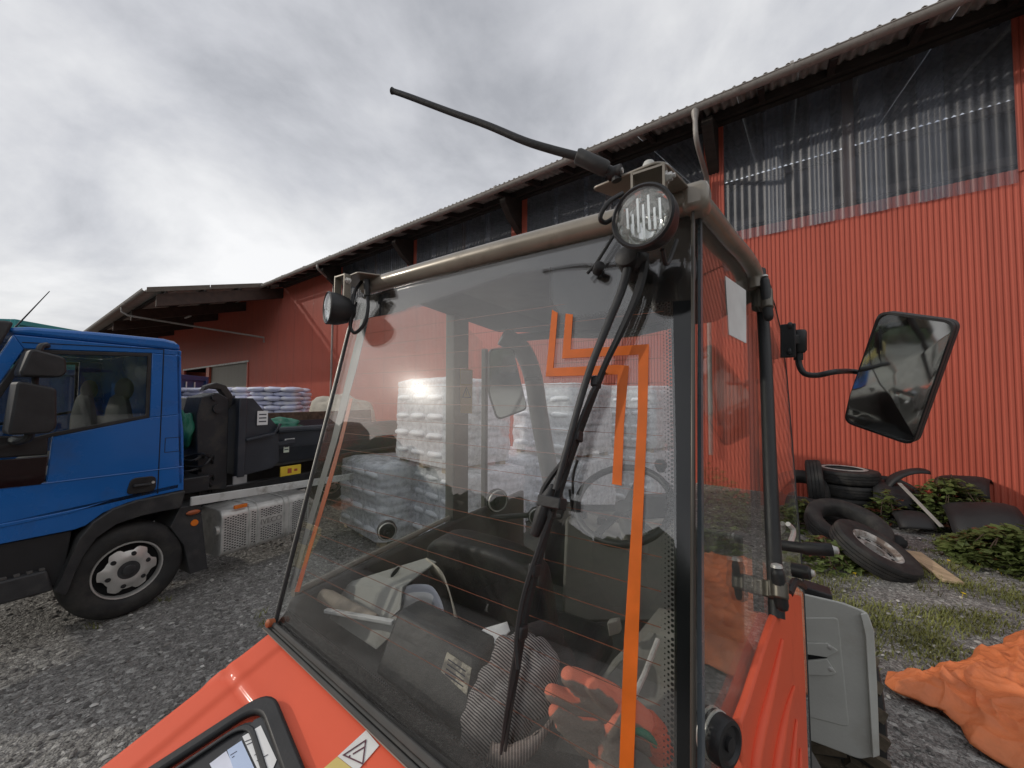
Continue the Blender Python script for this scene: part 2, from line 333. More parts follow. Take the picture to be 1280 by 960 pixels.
        if smooth is not None:
            me.polygons.foreach_set('use_smooth', [True] * len(me.polygons))
            if smooth < 180:
                try: me.set_sharp_from_angle(angle=radians(smooth))
                except Exception: pass
        me.update()
        return me
    def build(s, name, mats, parent=None, smooth=35, bevel=0.0, kind=None, local=False, label=None):
        org = V((0, 0, 0)) if local else worldloc(parent)
        o = bpy.data.objects.new(name, s.mesh(name, mats, org, smooth))
        COL.objects.link(o)
        if parent is not None: o.parent = parent
        if kind: o['kind'] = kind
        if label: o['label'] = label
        if bevel:
            b = o.modifiers.new('bevel', 'BEVEL'); b.width = bevel; b.segments = 2; b.limit_method = 'ANGLE'; b.angle_limit = radians(40)
            b.harden_normals = False
        return o

def worldloc(p):
    r = V((0, 0, 0))
    while p is not None: r += p.location; p = p.parent
    return r
def thing(name, label, cat, loc=(0, 0, 0), rot=(0, 0, 0), group=None):
    o = bpy.data.objects.new(name, None); COL.objects.link(o); o.empty_display_size = 0.1
    o.location = loc; o.rotation_euler = rot; o['label'] = label; o['category'] = cat
    if group: o['group'] = group
    return o
def tag(o, label, cat, group=None):
    o['label'] = label; o['category'] = cat
    if group: o['group'] = group
    return o
def inst(name, me, parent, loc=(0, 0, 0), rot=(0, 0, 0), scale=(1, 1, 1)):
    o = bpy.data.objects.new(name, me); COL.objects.link(o); o.parent = parent
    o.location = loc; o.rotation_euler = rot; o.scale = scale
    return o
def copy_tree(o, parent=None):
    c = o.copy(); COL.objects.link(c)
    if parent is not None: c.parent = parent
    for ch in list(o.children): copy_tree(ch, c)
    return c
def bez(pts, n=8):
    """smooth polyline (Catmull-Rom) through points"""
    P = [V(p) for p in pts]; out = []
    for i in range(len(P) - 1):
        a, b, c, d = P[max(i - 1, 0)], P[i], P[i + 1], P[min(i + 2, len(P) - 1)]
        for k in range(n):
            t = k / n
            out.append(0.5 * ((2 * b) + (c - a) * t + (2 * a - 5 * b + 4 * c - d) * t * t + (3 * b - a - 3 * c + d) * t ** 3))
    return out + [P[-1]]
def rrect(w, h, r, n=5):
    """rounded rectangle loop in 2D, centred"""
    o = []
    for cx, cy, a0 in ((w / 2 - r, h / 2 - r, 0), (-w / 2 + r, h / 2 - r, 90), (-w / 2 + r, -h / 2 + r, 180), (w / 2 - r, -h / 2 + r, 270)):
        for k in range(n + 1):
            a = radians(a0 + 90 * k / n); o.append((cx + r * cos(a), cy + r * sin(a)))
    return o
def roundpoly(pts, r, n=4):
    """round the corners of a planar polygon"""
    P = [V(p) for p in pts]; o = []
    for i in range(len(P)):
        a, b, c = P[i - 1], P[i], P[(i + 1) % len(P)]
        d1, d2 = (a - b), (c - b); k = min(r, d1.length * .45, d2.length * .45)
        s0, s1 = b + d1.normalized() * k, b + d2.normalized() * k
        for j in range(n + 1):
            t = j / n; o.append(s0 * (1 - t) ** 2 + b * 2 * t * (1 - t) + s1 * t * t)
    return o
def shrink(loop, k):
    c = sum((V(p) for p in loop), V((0, 0, 0))) / len(loop)
    return [c + (V(p) - c) * k for p in loop]
Z = V((0, 0, 1))

# ================================================================== SETTING
g = MB(); g.add([(-900, -900, 0), (900, -900, 0), (900, 900, 0), (-900, 900, 0)], [(0, 1, 2, 3)])
g.build('ground', GROUND, kind='structure')

def rnd(a, b): return random.uniform(a, b)
def stone_into(mb, c, r, flat=0.6):
    """a small irregular 8-sided pebble"""
    a0 = rnd(0, pi); vs = []; sx, sy = r * rnd(.7, 1.3), r * rnd(.6, 1.0); sz = r * flat * rnd(.6, 1.1)
    for zz, k in ((-.4, .8), (.35, 1.0), (.9, .5)):
        for j in range(5):
            t = a0 + 2 * pi * j / 5 + rnd(-.3, .3); q = k * rnd(.8, 1.15)
            x, y = sx * q * cos(t), sy * q * sin(t)
            vs.append(c + V((x * cos(a0) - y * sin(a0), x * sin(a0) + y * cos(a0), sz * zz)))
    fs = [(i * 5 + k, i * 5 + (k + 1) % 5, (i + 1) * 5 + (k + 1) % 5, (i + 1) * 5 + k) for i in range(2) for k in range(5)] + [(10, 11, 12, 13, 14)]
    mb.add(vs, fs)
st = MB()
for i in range(30000):
    d = 1.6 + 9 * random.random() ** 1.7; th = radians(rnd(-64, 62))
    x, y = d * sin(th), d * cos(th)
    r = 0.0045 + 0.019 * random.random() ** 3.5 * (0.6 + d * .12)
    if d > 5 and r < .007: r = .007
    stone_into(st, V((x, y, r * .1)), r)
for i in range(60):
    d = rnd(2.0, 7); th = radians(rnd(-62, 60)); stone_into(st, V((d * sin(th), d * cos(th), .004)), rnd(.018, .034), .5)
st.build('gravel_stones', STONE, kind='stuff', smooth=50)

# ------------------------------------------------------------------ WAREHOUSE
WD, WN = V((-0.808, 0.589, 0)), V((0.589, 0.808, 0))
def wp(D, s, h): return WN * D + WD * s + Z * h
DW, DG, DC = 9.8, 8.62, 3.95
BH, EH = 5.8, 8.17
SLOPE = tan(radians(16.5))
ANG = atan2(WD.y, WD.x)
wh = thing('warehouse', 'long red corrugated metal warehouse with clear plastic window band under the eaves', 'warehouse', wp(DW, 5, 0))
WB = worldloc(wh)
def trap_sheet(width, n, h, depth=0.022):
    m = MB(); xs = []; p = width / n
    for i in range(n):
        xs += [(i * p, 0), (i * p + p * .18, depth), (i * p + p * .55, depth), (i * p + p * .73, 0)]
    xs.append((width, 0))
    return m.add([(x, y, 0) for x, y in xs] + [(x, y, h) for x, y in xs], [(i, i + 1, len(xs) + i + 1, len(xs) + i) for i in range(len(xs) - 1)])
SWID = 1.05
low = trap_sheet(SWID, 14, BH, .015).mesh('wall_sheet', RED)
high = trap_sheet(SWID, 14, 8.75, .015).mesh('wall_sheet', RED)
s = -11.2
wi = 0
while s < 62:
    door = 28.75 < s + .5 < 43.3
    me = low if s < 17.6 else high
    if door:
        if 'dm' not in globals(): dm = trap_sheet(SWID, 14, 8.75 - 4.3, .015).mesh('wall_sheet', RED)
        inst('wall_sheet', dm, wh, wp(DW, s, 4.3) - WB, (0, 0, ANG))
    else:
        inst('wall_sheet', me, wh, wp(DW + (wi % 2) * .004, s, 0) - WB, (0, 0, ANG))
    s += SWID; wi += 1
# red posts between the clear bays
POSTS = [(-3.7, -3.15), (1.07, 1.49), (6.56, 7.19), (11.9, 12.49), (-9.2, -8.7), (17.4, 17.9)]
for s0, s1 in POSTS:
    m = MB()
    for (x, y, zz) in [(s0, DW - .03, 0)]:
        n = max(2, int(round((s1 - s0) / .075))); p = (s1 - s0) / n; q = []
        for i in range(n): q += [(s0 + i * p, 0), (s0 + i * p + p * .18, .015), (s0 + i * p + p * .55, .015), (s0 + i * p + p * .73, 0)]
        q.append((s1, 0))
        m.add([wp(DW - .03 - b, a, BH - .05) for a, b in q] + [wp(DW - .03 - b, a, 8.75) for a, b in q], [(i, i + 1, len(q) + i + 1, len(q) + i) for i in range(len(q) - 1)])
    m.build('post_cladding', RED, wh)
# clear corrugated sheets
def wave_sheet(width, n, h, amp, seg=8):
    m = MB(); k = n * seg
    xs = [(width * i / k, amp * sin(2 * pi * i / seg)) for i in range(k + 1)]
    return m.add([(x, y, 0) for x, y in xs] + [(x, y, h) for x, y in xs], [(i, i + 1, k + i + 2, k + i + 1) for i in range(k)])
clear = wave_sheet(1.12, 8, 3.3, .014).mesh('clear_sheet', PLASTIC, smooth=80)
for s0, s1 in ((-8.7, -3.7), (-3.15, 1.07), (1.49, 6.56), (7.19, 11.9), (12.49, 17.4)):
    n = max(1, int(math.ceil((s1 - s0 - .1) / 1.0))); p = (s1 - s0 - 1.12) / max(1, n - 1)
    for i in range(n):
        inst('clear_sheet', clear, wh, wp(DW - .05 - .006 * (i % 2), s0 + i * p, 5.57 - rnd(0, .02)) - WB, (0, 0, ANG))
# timber inside the bays, dark hall behind
def wbeam(name, D, s0, s1, h, w, t, m=DREAM):
    b = MB(); b.box(wp(D, (s0 + s1) / 2, h), (abs(s1 - s0), w, t), (WD, WN, Z)); return b.build(name, m, wh, bevel=.008)
for h in (6.0, 6.95): wbeam('rail', DW + .12, -11, 17.6, h, .1, .16)
for s in (-6.3, -1.1, 3.9, 9.4, 14.8): wbeam('stud', DW + .1, s - .09, s + .09, 7.2, .12, 2.9, mat('brown_timber', (0.10, 0.055, 0.035), 0.8, bump=.1))
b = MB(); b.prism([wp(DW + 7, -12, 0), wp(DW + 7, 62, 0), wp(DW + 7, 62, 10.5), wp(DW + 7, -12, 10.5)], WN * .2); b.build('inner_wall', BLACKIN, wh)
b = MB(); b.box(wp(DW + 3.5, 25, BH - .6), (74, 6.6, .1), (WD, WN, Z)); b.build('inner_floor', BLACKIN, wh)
for s in (-11.6, 62.6):
    b = MB(); b.prism([wp(DW, s, 0), wp(DW + 7.2, s, 0), wp(DW + 7.2, s, 10.6), wp(DW, s, 8.5)], WD * .2); b.build('end_wall', RED, wh)
# roof sheets
def roof_z(D): return EH + .125 + (D - DG) * SLOPE
def roof_sheet(D0, D1, width, n, amp=.036, seg=8):
    m = MB(); k = n * seg
    xs = [(width * i / k, amp * cos(2 * pi * i / seg)) for i in range(k + 1)]; A = V((-1, 0)); vs = []
    for D in (D0, D1): vs += [(x, -(D - DW), roof_z(D) + z) for x, z in xs]
    for D in (D0, D1): vs += [(x, -(D - DW), roof_z(D) + z - .008) for x, z in xs]
    q = k + 1
    f = [(i, i + 1, q + i + 1, q + i) for i in range(k)] + [(2 * q + i, 3 * q + i, 3 * q + i + 1, 2 * q + i + 1) for i in range(k)] + [(i, 2 * q + i, 2 * q + i + 1, i + 1) for i in range(k)]
    return m.add(vs, f)
rs = roof_sheet(DG - .05, DW + 7.5, 1.062, 6).mesh('roof_sheet', FIBRE, smooth=80)
rc = roof_sheet(DC, DW + 7.5, 1.062, 6).mesh('roof_sheet', FIBRE, smooth=80)
s = -12.0; i = 0
while s < 62:
    inst('roof_sheet', rs if s < 23.7 else rc, wh, wp(DW, s, .012 * (i % 2)) - WB, (0, 0, ANG)); s += 1.062 if abs(s - 22.6) > .6 else 1.1; i += 1
# eave timbers: rafters, purlins
RAF = MB(); RAF.add([(-.055, 0, 0), (.055, 0, 0), (.055, -1.35, 1.35 * SLOPE), (-.055, -1.35, 1.35 * SLOPE), (-.055, 0, -.14), (.055, 0, -.14), (.055, -1.35, 1.35 * SLOPE - .16), (-.055, -1.35, 1.35 * SLOPE - .16)],
        [(0, 1, 2, 3), (4, 7, 6, 5), (0, 4, 5, 1), (1, 5, 6, 2), (2, 6, 7, 3), (3, 7, 4, 0)])
rm = RAF.mesh('rafter', DREAM)
s = -10.9
while s < 23.6:
    inst('rafter', rm, wh, wp(DG + .1, s, roof_z(DG + .1) - .045) - WB, (0, 0, ANG)); s += 1.12
wbeam('purlin', DG + .85, -11.5, 23.6, roof_z(DG + .85) - .13, .1, .18)
wbeam('eave_board', DG + .06, -11.5, 23.6, roof_z(DG + .06) - .09, .03, .09)
wbeam('wall_plate', DW - .12, -11.5, 23.6, roof_z(DW - .12) - .16, .14, .22)
for s0, s1 in POSTS:
    sm = (s0 + s1) / 2; b = MB()
    b.prism([wp(DW, sm - .11, 8.42), wp(DG + .25, sm - .11, 8.1), wp(DG + .25, sm - .11, 7.93), wp(DG + .6, sm - .11, 7.6), wp(DW, sm - .11, 7.25)], WD * .22)
    b.build('corbel', DREAM, wh, bevel=.01)
# gutter
def gutter(D, h, s0, s1):
    b = MB(); r = .105; n = 9; vs = []
    for sft in (s0, s1):
        for rr in (r, r - .006):
            for k in range(n): 
                a = pi + pi * k / (n - 1); vs.append(wp(D - .0, sft, h) + WN * (rr * cos(a)) + Z * (rr * sin(a)))
    f = []
    for k in range(n - 1): f += [(k, k + 1, 2 * n + k + 1, 2 * n + k), (n + k, 3 * n + k, 3 * n + k + 1, n + k + 1)]
    f += [(0, 2 * n, 3 * n, n), (n - 1, 2 * n - 1, 4 * n - 1, 3 * n - 1)]
    f += [(k, n + k, n + k + 1, k + 1) for k in range(n - 1)] + [(2 * n + k, 2 * n + k + 1, 3 * n + k + 1, 3 * n + k) for k in range(n - 1)]
    b.add(vs, f)
    b.tube([wp(D - r, s0, h), wp(D - r, s1, h)], .012, 8)
    gt = b.build('gutter', ZINC, wh, smooth=50)
    return gt
gt = gutter(DG - .09, EH, -11.5, 23.7)
for s in [-9.6 + 2.35 * i for i in range(14)]:
    b = MB(); b.tube([wp(DG - .09, s - .025, EH - .002), wp(DG - .09, s + .025, EH - .002)], .111, 14); b.build('gutter_joint', ZINC, gt)
def pipe(name, pts, r=.045, m=ZINC): b = MB(); b.tube(bez(pts, 6), r, 12); return b.build(name, m, wh, smooth=60)
p0 = hit(869, 150, wp(DG - .09, 0, 0), WN); p1 = hit(871, 172, wp(DG - .05, 0, 0), WN); p2 = hit(884, 225, wp(DW - .16, 0, 0), WN); p3 = p2 - Z * .9
p0 = wp(DG - .09, p0.dot(WD), EH - .06)
b = MB(); b.lathe([(.085, 0), (.085, -.06), (.05, -.24), (.05, -.3)], p0 + Z * .02, Z, 12); b.build('gutter_outlet', ZINC, wh)
pipe('downpipe', [p0 - Z * .22, p1 - Z * .1, p2 + (p1 - p2) * .1, p2 - Z * .15, p3, p3 - Z * 5.5], .05)
p0 = hit(397, 338, wp(DG - .09, 0, 0), WN); p2 = hit(417, 357, wp(DW - .16, 0, 0), WN)
p0 = wp(DG - .09, p0.dot(WD), EH - .06); pipe('downpipe', [p0, p0 - Z * .25 + WN * .05, p2 + Z * .1, p2 - Z * .2, p2 - Z * 6], .05)
# canopy over the loading doors
CH = roof_z(DC)
gutter(DC - .08, CH - .01, 23.75, 62)
def slope_beam(name, s, D0, D1, drop, w, t, m):
    b = MB(); b.prism([wp(D0, s, roof_z(D0) - drop), wp(D1, s, roof_z(D1) - drop), wp(D1, s, roof_z(D1) - drop - t), wp(D0, s, roof_z(D0) - drop - t)], WD * w); return b.build(name, m, wh, bevel=.01)
VERG = mat('taupe_verge_board', (0.125, 0.105, 0.085), 0.75, nscale=4, amt=0.2, bump=.1)
D = DC - .05
for k in range(2):
    b = MB(); D1 = D + 2.35
    b.prism([wp(D, 23.62, roof_z(D) + .07), wp(D1 - .03, 23.62, roof_z(D1) + .06), wp(D1 - .03, 23.62, roof_z(D1) - .17), wp(D, 23.62, roof_z(D) - .16)], WD * -.04); b.build('verge_board', VERG, wh, bevel=.005); D = D1
BRN = mat('brown_canopy_timber', (0.06, 0.038, 0.03), 0.8, nscale=4, amt=.3, bump=.15)
for s in (23.9, 29.5, 35, 41, 47, 53): slope_beam('canopy_beam', s, DC + .35, DW, .22, .2, .6, BRN)
for D in (DC + .7, DC + 2.2, DC + 3.7, DC + 5.1): wbeam('canopy_purlin', D, 23.9, 60, roof_z(D) - .13, .1, .18)
for k, (s, D) in enumerate(((30.5, 5.2), (33, 5.2))): wbeam('strip_light', D + 2.5, s, s + 1.3, roof_z(D + 2.5) - .5, .1, .08, WHITEMET)
q0 = hit(152, 386, wp(DC - .08, 0, 0), WN); q1 = hit(158, 393, wp(DC + .1, 0, 0), WN); q2 = hit(330, 422, wp(DW - .12, 0, 0), WN)
b = MB(); b.tube([q0 + Z * .1, q0 - Z * .15, q1 + (q2 - q1) * .01 - Z * .05, q2, q2 - Z * .3], .055, 10); b.build('canopy_drain_pipe', ZINC, wh)
# doors in the far wall
ds = [(28.9, 36.4)]
sh = MB()
b = MB(); b.box(wp(DW + .14, 32.65, 2.15), (7.5, .02, 4.3), (WD, WN, Z)); dr = b.build('roller_door', SHUT, wh)
slat = MB(); slat.box((0, 0, 0), (7.5, .03, .11), None); slm = slat.mesh('door_slat', SHUT)
for i in range(33): inst('door_slat', slm, dr, wp(DW + .115, 32.65, .08 + i * .13) - WB, (0, 0, ANG))
for s, w in ((28.8, .2), (36.75, .7), (43.2, .25)): wbeam('door_post', DW + .02, s - w / 2, s + w / 2, 2.15, .16, 4.3, RED)
wbeam('door_lintel', DW - .03, 28.7, 43.3, 4.33, .1, .12, WHITEMET)
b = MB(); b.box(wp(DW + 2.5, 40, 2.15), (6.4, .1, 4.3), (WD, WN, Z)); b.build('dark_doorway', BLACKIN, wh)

# ------------------------------------------------------------------ things in the yard behind the truck
def container(name, label, cat, c, L, Wd, H, ang, m, base=0):
    t = thing(name, label, cat, c, (0, 0, ang))
    b = MB(); n = int(L / .28); pts = []
    for i in range(n):
        x = -L / 2 + L * i / n; p = L / n; pts += [(x, 0), (x + p * .2, .035), (x + p * .5, .035), (x + p * .7, 0)]
    pts.append((L / 2, 0))
    for sg in (-1, 1):
        b.add([(x, sg * (Wd / 2 - y), base + .12) for x, y in pts] + [(x, sg * (Wd / 2 - y), base + H - .12) for x, y in pts], [(i, i + 1, len(pts) + i + 1, len(pts) + i) for i in range(len(pts) - 1)])
    b.box((-L / 2 + .03, 0, base + H / 2), (.06, Wd - .02, H - .2)); b.box((L / 2 - .03, 0, base + H / 2), (.06, Wd - .02, H - .2)); b.box((0, 0, base + H - .07), (L - .04, Wd - .04, .05))
    b.build('wall', m, t, local=True)
    f = MB()
    for z in (base + .07, base + H - .07):
        for sg in (-1, 1): f.box((0, sg * Wd / 2, z), (L, .09, .14))
        for sg in (-1, 1): f.box((sg * L / 2, 0, z), (.09, Wd, .139))
    for sx in (-1, 1):
        for sy in (-1, 1): f.box((sx * L / 2, sy * Wd / 2, base + H / 2), (.12, .12, H))
    f.build('frame', m, t, local=True, bevel=.01)
    for sy in (-.6, -.2, .2, .6):
        d = MB(); d.tube([(L / 2 + .03, sy, base + .2), (L / 2 + .03, sy, base + H - .2)], .02, 8); d.build('lock_rod', STEEL, t, local=True)
    return t
container('shipping_container', 'navy blue corrugated container seen through the cab window of the blue truck', 'container', (-12.6, 10.3, 0), 6.06, 2.44, 2.6, radians(12), NAVY)
container('box_body', 'teal box with its pale roof edge showing above the blue truck cab', 'lorry box', (-17.3, 11.6, 0), 5.6, 2.45, 4.15, radians(8), TEAL)
def house(name, label, c, L, Wd, H, ang, m, nx, nz, rh=2.0):
    t = thing(name, label, 'building', c, (0, 0, ang))
    b = MB(); b.box((0, 0, H / 2), (L, Wd, H)); b.build('wall', m, t, local=True)
    r = MB(); r.add([(-L / 2 - .4, -Wd / 2 - .4, H), (L / 2 + .4, -Wd / 2 - .4, H), (L / 2 + .4, Wd / 2 + .4, H), (-L / 2 - .4, Wd / 2 + .4, H), (-L / 2 - .4, 0, H + rh), (L / 2 + .4, 0, H + rh)], [(0, 1, 5, 4), (2, 3, 4, 5), (1, 2, 5), (3, 0, 4), (3, 2, 1, 0)]); r.build('roof', ROOFT, t, local=True)
    pm = MB(); pm.box((0, 0, 0), (1.1, .04, 1.3)); pmm = pm.mesh('pane', PANE)
    fm = MB(); fm.ring([(-.65, 0, -.75), (.65, 0, -.75), (.65, 0, .75), (-.65, 0, .75)], [(-.5, 0, -.6), (.5, 0, -.6), (.5, 0, .6), (-.5, 0, .6)], (0, .08, 0)); fmm = fm.mesh('window', WHITEMET)
    for sg in (-1, 1):
        for i in range(nx):
            for j in range(nz):
                w = inst('window', fmm, t, (-L / 2 + L * (i + .5) / nx, sg * (Wd / 2 + .03), 1.6 + j * 2.8), (0, 0, 0 if sg > 0 else pi)); inst('pane', pmm, w)
    return t
house('office_building', 'pale plaster building with rows of windows across the yard behind the blue truck', (-27, 20, 0), 8, 6, 3.2, radians(20), PLASTER, 3, 1, .8)
far = MB()
for i in range(900):
    a = radians(rnd(95, 284)); R = rnd(50, 75)      # unseen trees left of and behind the camera, raised to darken glass reflections
    far.ellip((-R * sin(a) * -1, R * cos(a), rnd(2, 11.5)), (rnd(2.5, 4), rnd(2.5, 4), rnd(3, 4.5)), seg=8, rings=6, wob=.5, ws=2.5, seed=i)
far.build('unseen_trees', HAZEG, kind='stuff', smooth=180)

# ================================================================== BLUE TRUCK
TO, TD, TN = V((-3.42, 3.33, 0)), V((.477, .879, 0)), V((.879, -.477, 0))
def tp(t, h, off=0.0): return TO + TD * t + Z * h + TN * off
truck = thing('hook_lift_truck', 'blue hook lift truck parked at the left with its cab door shut', 'truck', tp(0, 0, -1))
AX = (TD, TN, Z)
def quadm(b, pts, off, thick): b.prism([tp(t, h, off) for t, h in pts], TN * -thick)
CF = -1.28      # front of cab along the truck axis
# --- cab shell: side skins with window openings, both sides
def skin(off, th):
    b = MB()
    body = [(-1.05, .87), (-.26, .865), (-.2, .88), (-.1, .96), (.05, 1.01), (.25, 1.03), (.446, 1.04), (.44, 1.27)]
    b.prism([tp(t, h, off) for t, h in [(CF, .9)] + body + [(-.42, 1.27), (CF, 1.29)]], TN * -th)          # below the body line
    b.prism([tp(t, h, off) for t, h in [(-.42, 1.272), (.44, 1.272), (.425, 1.62), (.405, 1.78), (.168, 1.756), (-.403, 1.628)]], TN * -th)
    b.prism([tp(t, h, off) for t, h in [(.168, 1.757), (.405, 1.782), (.383, 2.35), (.165, 2.352)]], TN * -th)
    b.prism([tp(t, h, off) for t, h in [(-.568, 2.306), (.165, 2.353), (.384, 2.352), (.383, 2.40), (-.62, 2.405)]], TN * -th)
    b.prism([tp(t, h, off) for t, h in [(-.6205, 2.405), (-.568, 2.304), (-.93, 1.34), (-.99, 1.36)]], TN * -th)   # windscreen pillar
    b.prism([tp(t, h, off) for t, h in [(CF, 1.292), (-.97, 1.292), (-.94, 1.36), (-1.2, 1.45)]], TN * -th)
    return b
skin(0, .04).build('cab_side', BLUE, truck, bevel=.006, smooth=40)
skin(-2.02, .04).build('cab_side', BLUE, truck, bevel=.006, smooth=40)
def rows(name, secs, m, bevel=0.02):
    """loft across the cab between its two side skins: list of (t,h)"""
    b = MB(); n = len(secs); vs = []
    for off in (-.0, -2.06): vs += [tp(t, h, off) for t, h in secs]
    b.add(vs, [(i, (i + 1) % n, n + (i + 1) % n, n + i) for i in range(n)] + [tuple(range(n - 1, -1, -1)), tuple(range(n, 2 * n))])
    return b.build(name, m, truck, bevel=bevel)
rows('cab_roof', [(-.62, 2.408), (.386, 2.402), (.37, 2.455), (.33, 2.485), (.25, 2.50), (-.2, 2.492), (-.55, 2.476), (-.66, 2.45)], BLUE, .025)
rows('cab_rear', [(.375, 2.40), (.44, 1.1), (.40, 1.1), (.335, 2.40)], BLUE, .01)
rows('cab_front', [(CF, .85), (CF - .06, 1.0), (CF - .04, 1.4), (CF + .04, 1.47), (CF + .06, 1.4), (CF + .02, .85)], BLUE, .02)
rows('cab_floor', [(CF, .93), (.40, 1.07), (.40, 1.1), (CF, .97)], BLACKIN, 0)
rows('dashboard', [(CF + .08, 1.0), (-.86, 1.0), (-.88, 1.42), (-1.05, 1.5), (CF + .08, 1.42)], CABIN, .03)
b = MB(); b.prism([tp(-.66, 2.40, -.1), tp(-.66, 2.40, -1.92), tp(-1.2, 1.47, -1.98), tp(-1.2, 1.47, -.04)], TD * .006); b.build('windscreen', GLASST, truck)
for off in (-.015, -2.035):
    b = MB(); b.prism([tp(t, h, off) for t, h in [(-.56, 2.298), (.16, 2.345), (.163, 1.76), (-.40, 1.635), (-.42, 1.49), (-.87, 1.49)]], TN * -.006); w = b.build('door_window', GLASST, truck)
    o = [(-.562, 2.302), (.163, 2.35), (.166, 1.757), (-.403, 1.629), (-.66, 1.55), (-.92, 1.34)]
    c0 = (-.3, 1.9)
    i_ = [(-.535, 2.272), (.135, 2.318), (.14, 1.782), (-.395, 1.662), (-.65, 1.585), (-.85, 1.42)]
    b = MB(); b.ring([tp(t, h, off + (.02 if off > -1 else -.02)) for t, h in o], [tp(t, h, off + (.02 if off > -1 else -.02)) for t, h in i_], TN * (-.02 if off > -1 else .02)); b.build('window_seal', BLK, w, bevel=.004)
# quarter glass and its black panel, low on the door
b = MB(); b.prism([tp(t, h, .004) for t, h in [(-.425, 1.49), (-.425, 1.63), (-.7, 1.66), (-.95, 1.60), (-.95, 1.5)]], TN * -.03); b.build('mirror_base_panel', BLK, truck, bevel=.012)
b = MB(); b.prism([tp(t, h, .006) for t, h in [(-.422, 1.48), (-.432, 1.29), (-.45, 1.266), (-.92, 1.275), (-.94, 1.48)]], TN * -.03); b.build('lower_door_window', mat('dark_glass_red_reflection', (0.02, 0.008, 0.009), 0.06, amt=.1, spec=.8), truck, bevel=.004)  # dark red reflection painted into the pane's colour
# door: shut lines, swage, handle
SEAM = mat('door_shut_line', (0.003, 0.008, 0.02), 0.7)
b = MB(); b.tube([tp(.248, 2.40, .0), tp(.25, 1.9, .0), tp(.249, 1.046, .0)], .0045, 6); b.tube([tp(-.58, 2.352, 0), tp(.24, 2.398, 0)], .004, 6); b.build('shut_line', SEAM, truck)
b = MB(); b.tube([tp(-.95, 1.272, .0), tp(.436, 1.268, .0)], .0055, 6); b.build('body_crease', BLUE, truck)
b = MB()
b.prism([tp(t, h, .006) for t, h in [(CF, .95), (-.28, 1.005), (-.06, 1.06), (-.2, 1.035), (-.4, 1.022), (CF, 1.0)]], TN * -.02); b.build('lower_swage', BLUE, truck, bevel=.006)
b = MB(); b.prism(roundpoly([tp(t, h, .012) for t, h in [(.03, 1.08), (.232, 1.075), (.232, 1.215), (.06, 1.222)]], .045), TN * -.02); hd = b.build('door_handle', BLK, truck, bevel=.005)
b = MB(); b.beam(tp(.07, 1.155, .03), tp(.19, 1.15, .03), .02, .035, TN); b.build('grip', GRYPL, hd, bevel=.006)
b = MB(); b.lathe([(.012, 0), (.012, .006)], tp(.21, 1.16, .012), TN, 12); b.build('lock', STEEL, hd)
b = MB(); b.ring([tp(t, h, .001) for t, h in [(.285, 1.42), (.40, 1.42), (.40, 1.56), (.285, 1.56)]], [tp(t, h, .001) for t, h in [(.29, 1.425), (.395, 1.425), (.395, 1.555), (.29, 1.555)]], TN * -.003); b.build('filler_outline', SEAM, truck)
# wheel-arch band
fo = [(.448, 1.035), (.267, 1.027), (.101, 1.022), (-.051, .985), (-.166, .903), (-.238, .795), (-.289, .653), (-.326, .523), (-.36, .425)]
fi = [(.423, .872), (.273, .875), (.133, .87), (-.021, .842), (-.138, .763), (-.21, .637), (-.254, .506), (-.284, .379), (-.30, .36)]
b = MB()
for i in range(len(fo) - 1): b.prism([tp(*fo[i], .035), tp(*fo[i + 1], .035), tp(*fi[i + 1], .02), tp(*fi[i], .02)], TN * -.4)
b.build('wheel_arch', GRYPL, truck, bevel=.008)
b = MB(); b.prism([tp(t, h, -.02) for t, h in [(.43, .87), (.60, .86), (.68, .19), (.53, .19), (.47, .5), (.36, .7)]], TN * -.36); b.build('mud_flap', GRYPL, truck, bevel=.006)
b = MB(); b.ellip(tp(.53, .80, .0), (.06, .02, .025), AX); b.build('side_marker', mat('brown_orange_lens', (.35, .09, .03), .3), truck)
b = MB(); b.lathe([(.032, 0), (.03, .012), (.012, .016)], tp(.55, .69, -.02), TN, 16); b.build('reflector', AMBER, truck)
# boarding step
b = MB(); b.prism([tp(t, h, -.02) for t, h in [(CF, .87), (-.27, .86), (-.30, .5), (-.36, .43), (CF, .45)]], TN * -.5); b.build('step_well', mat('dark_step_plastic', (0.016, 0.016, 0.017), .7, bump=.1), truck, bevel=.01)
b = MB(); b.prism([tp(t, h, .03) for t, h in [(CF, .62), (-.40, .60), (-.36, .43), (CF, .45)]], TN * -.5); b.build('boarding_step', GRYPL, truck, bevel=.015)
b = MB()
for i in range(14): b.box(tp(CF + .08 + i * .06, .622 - .001 * i, -.02), (.028, .06, .014), AX)
b.build('step_tread', mat('dusty_tread', (.09, .085, .08), .9), truck)
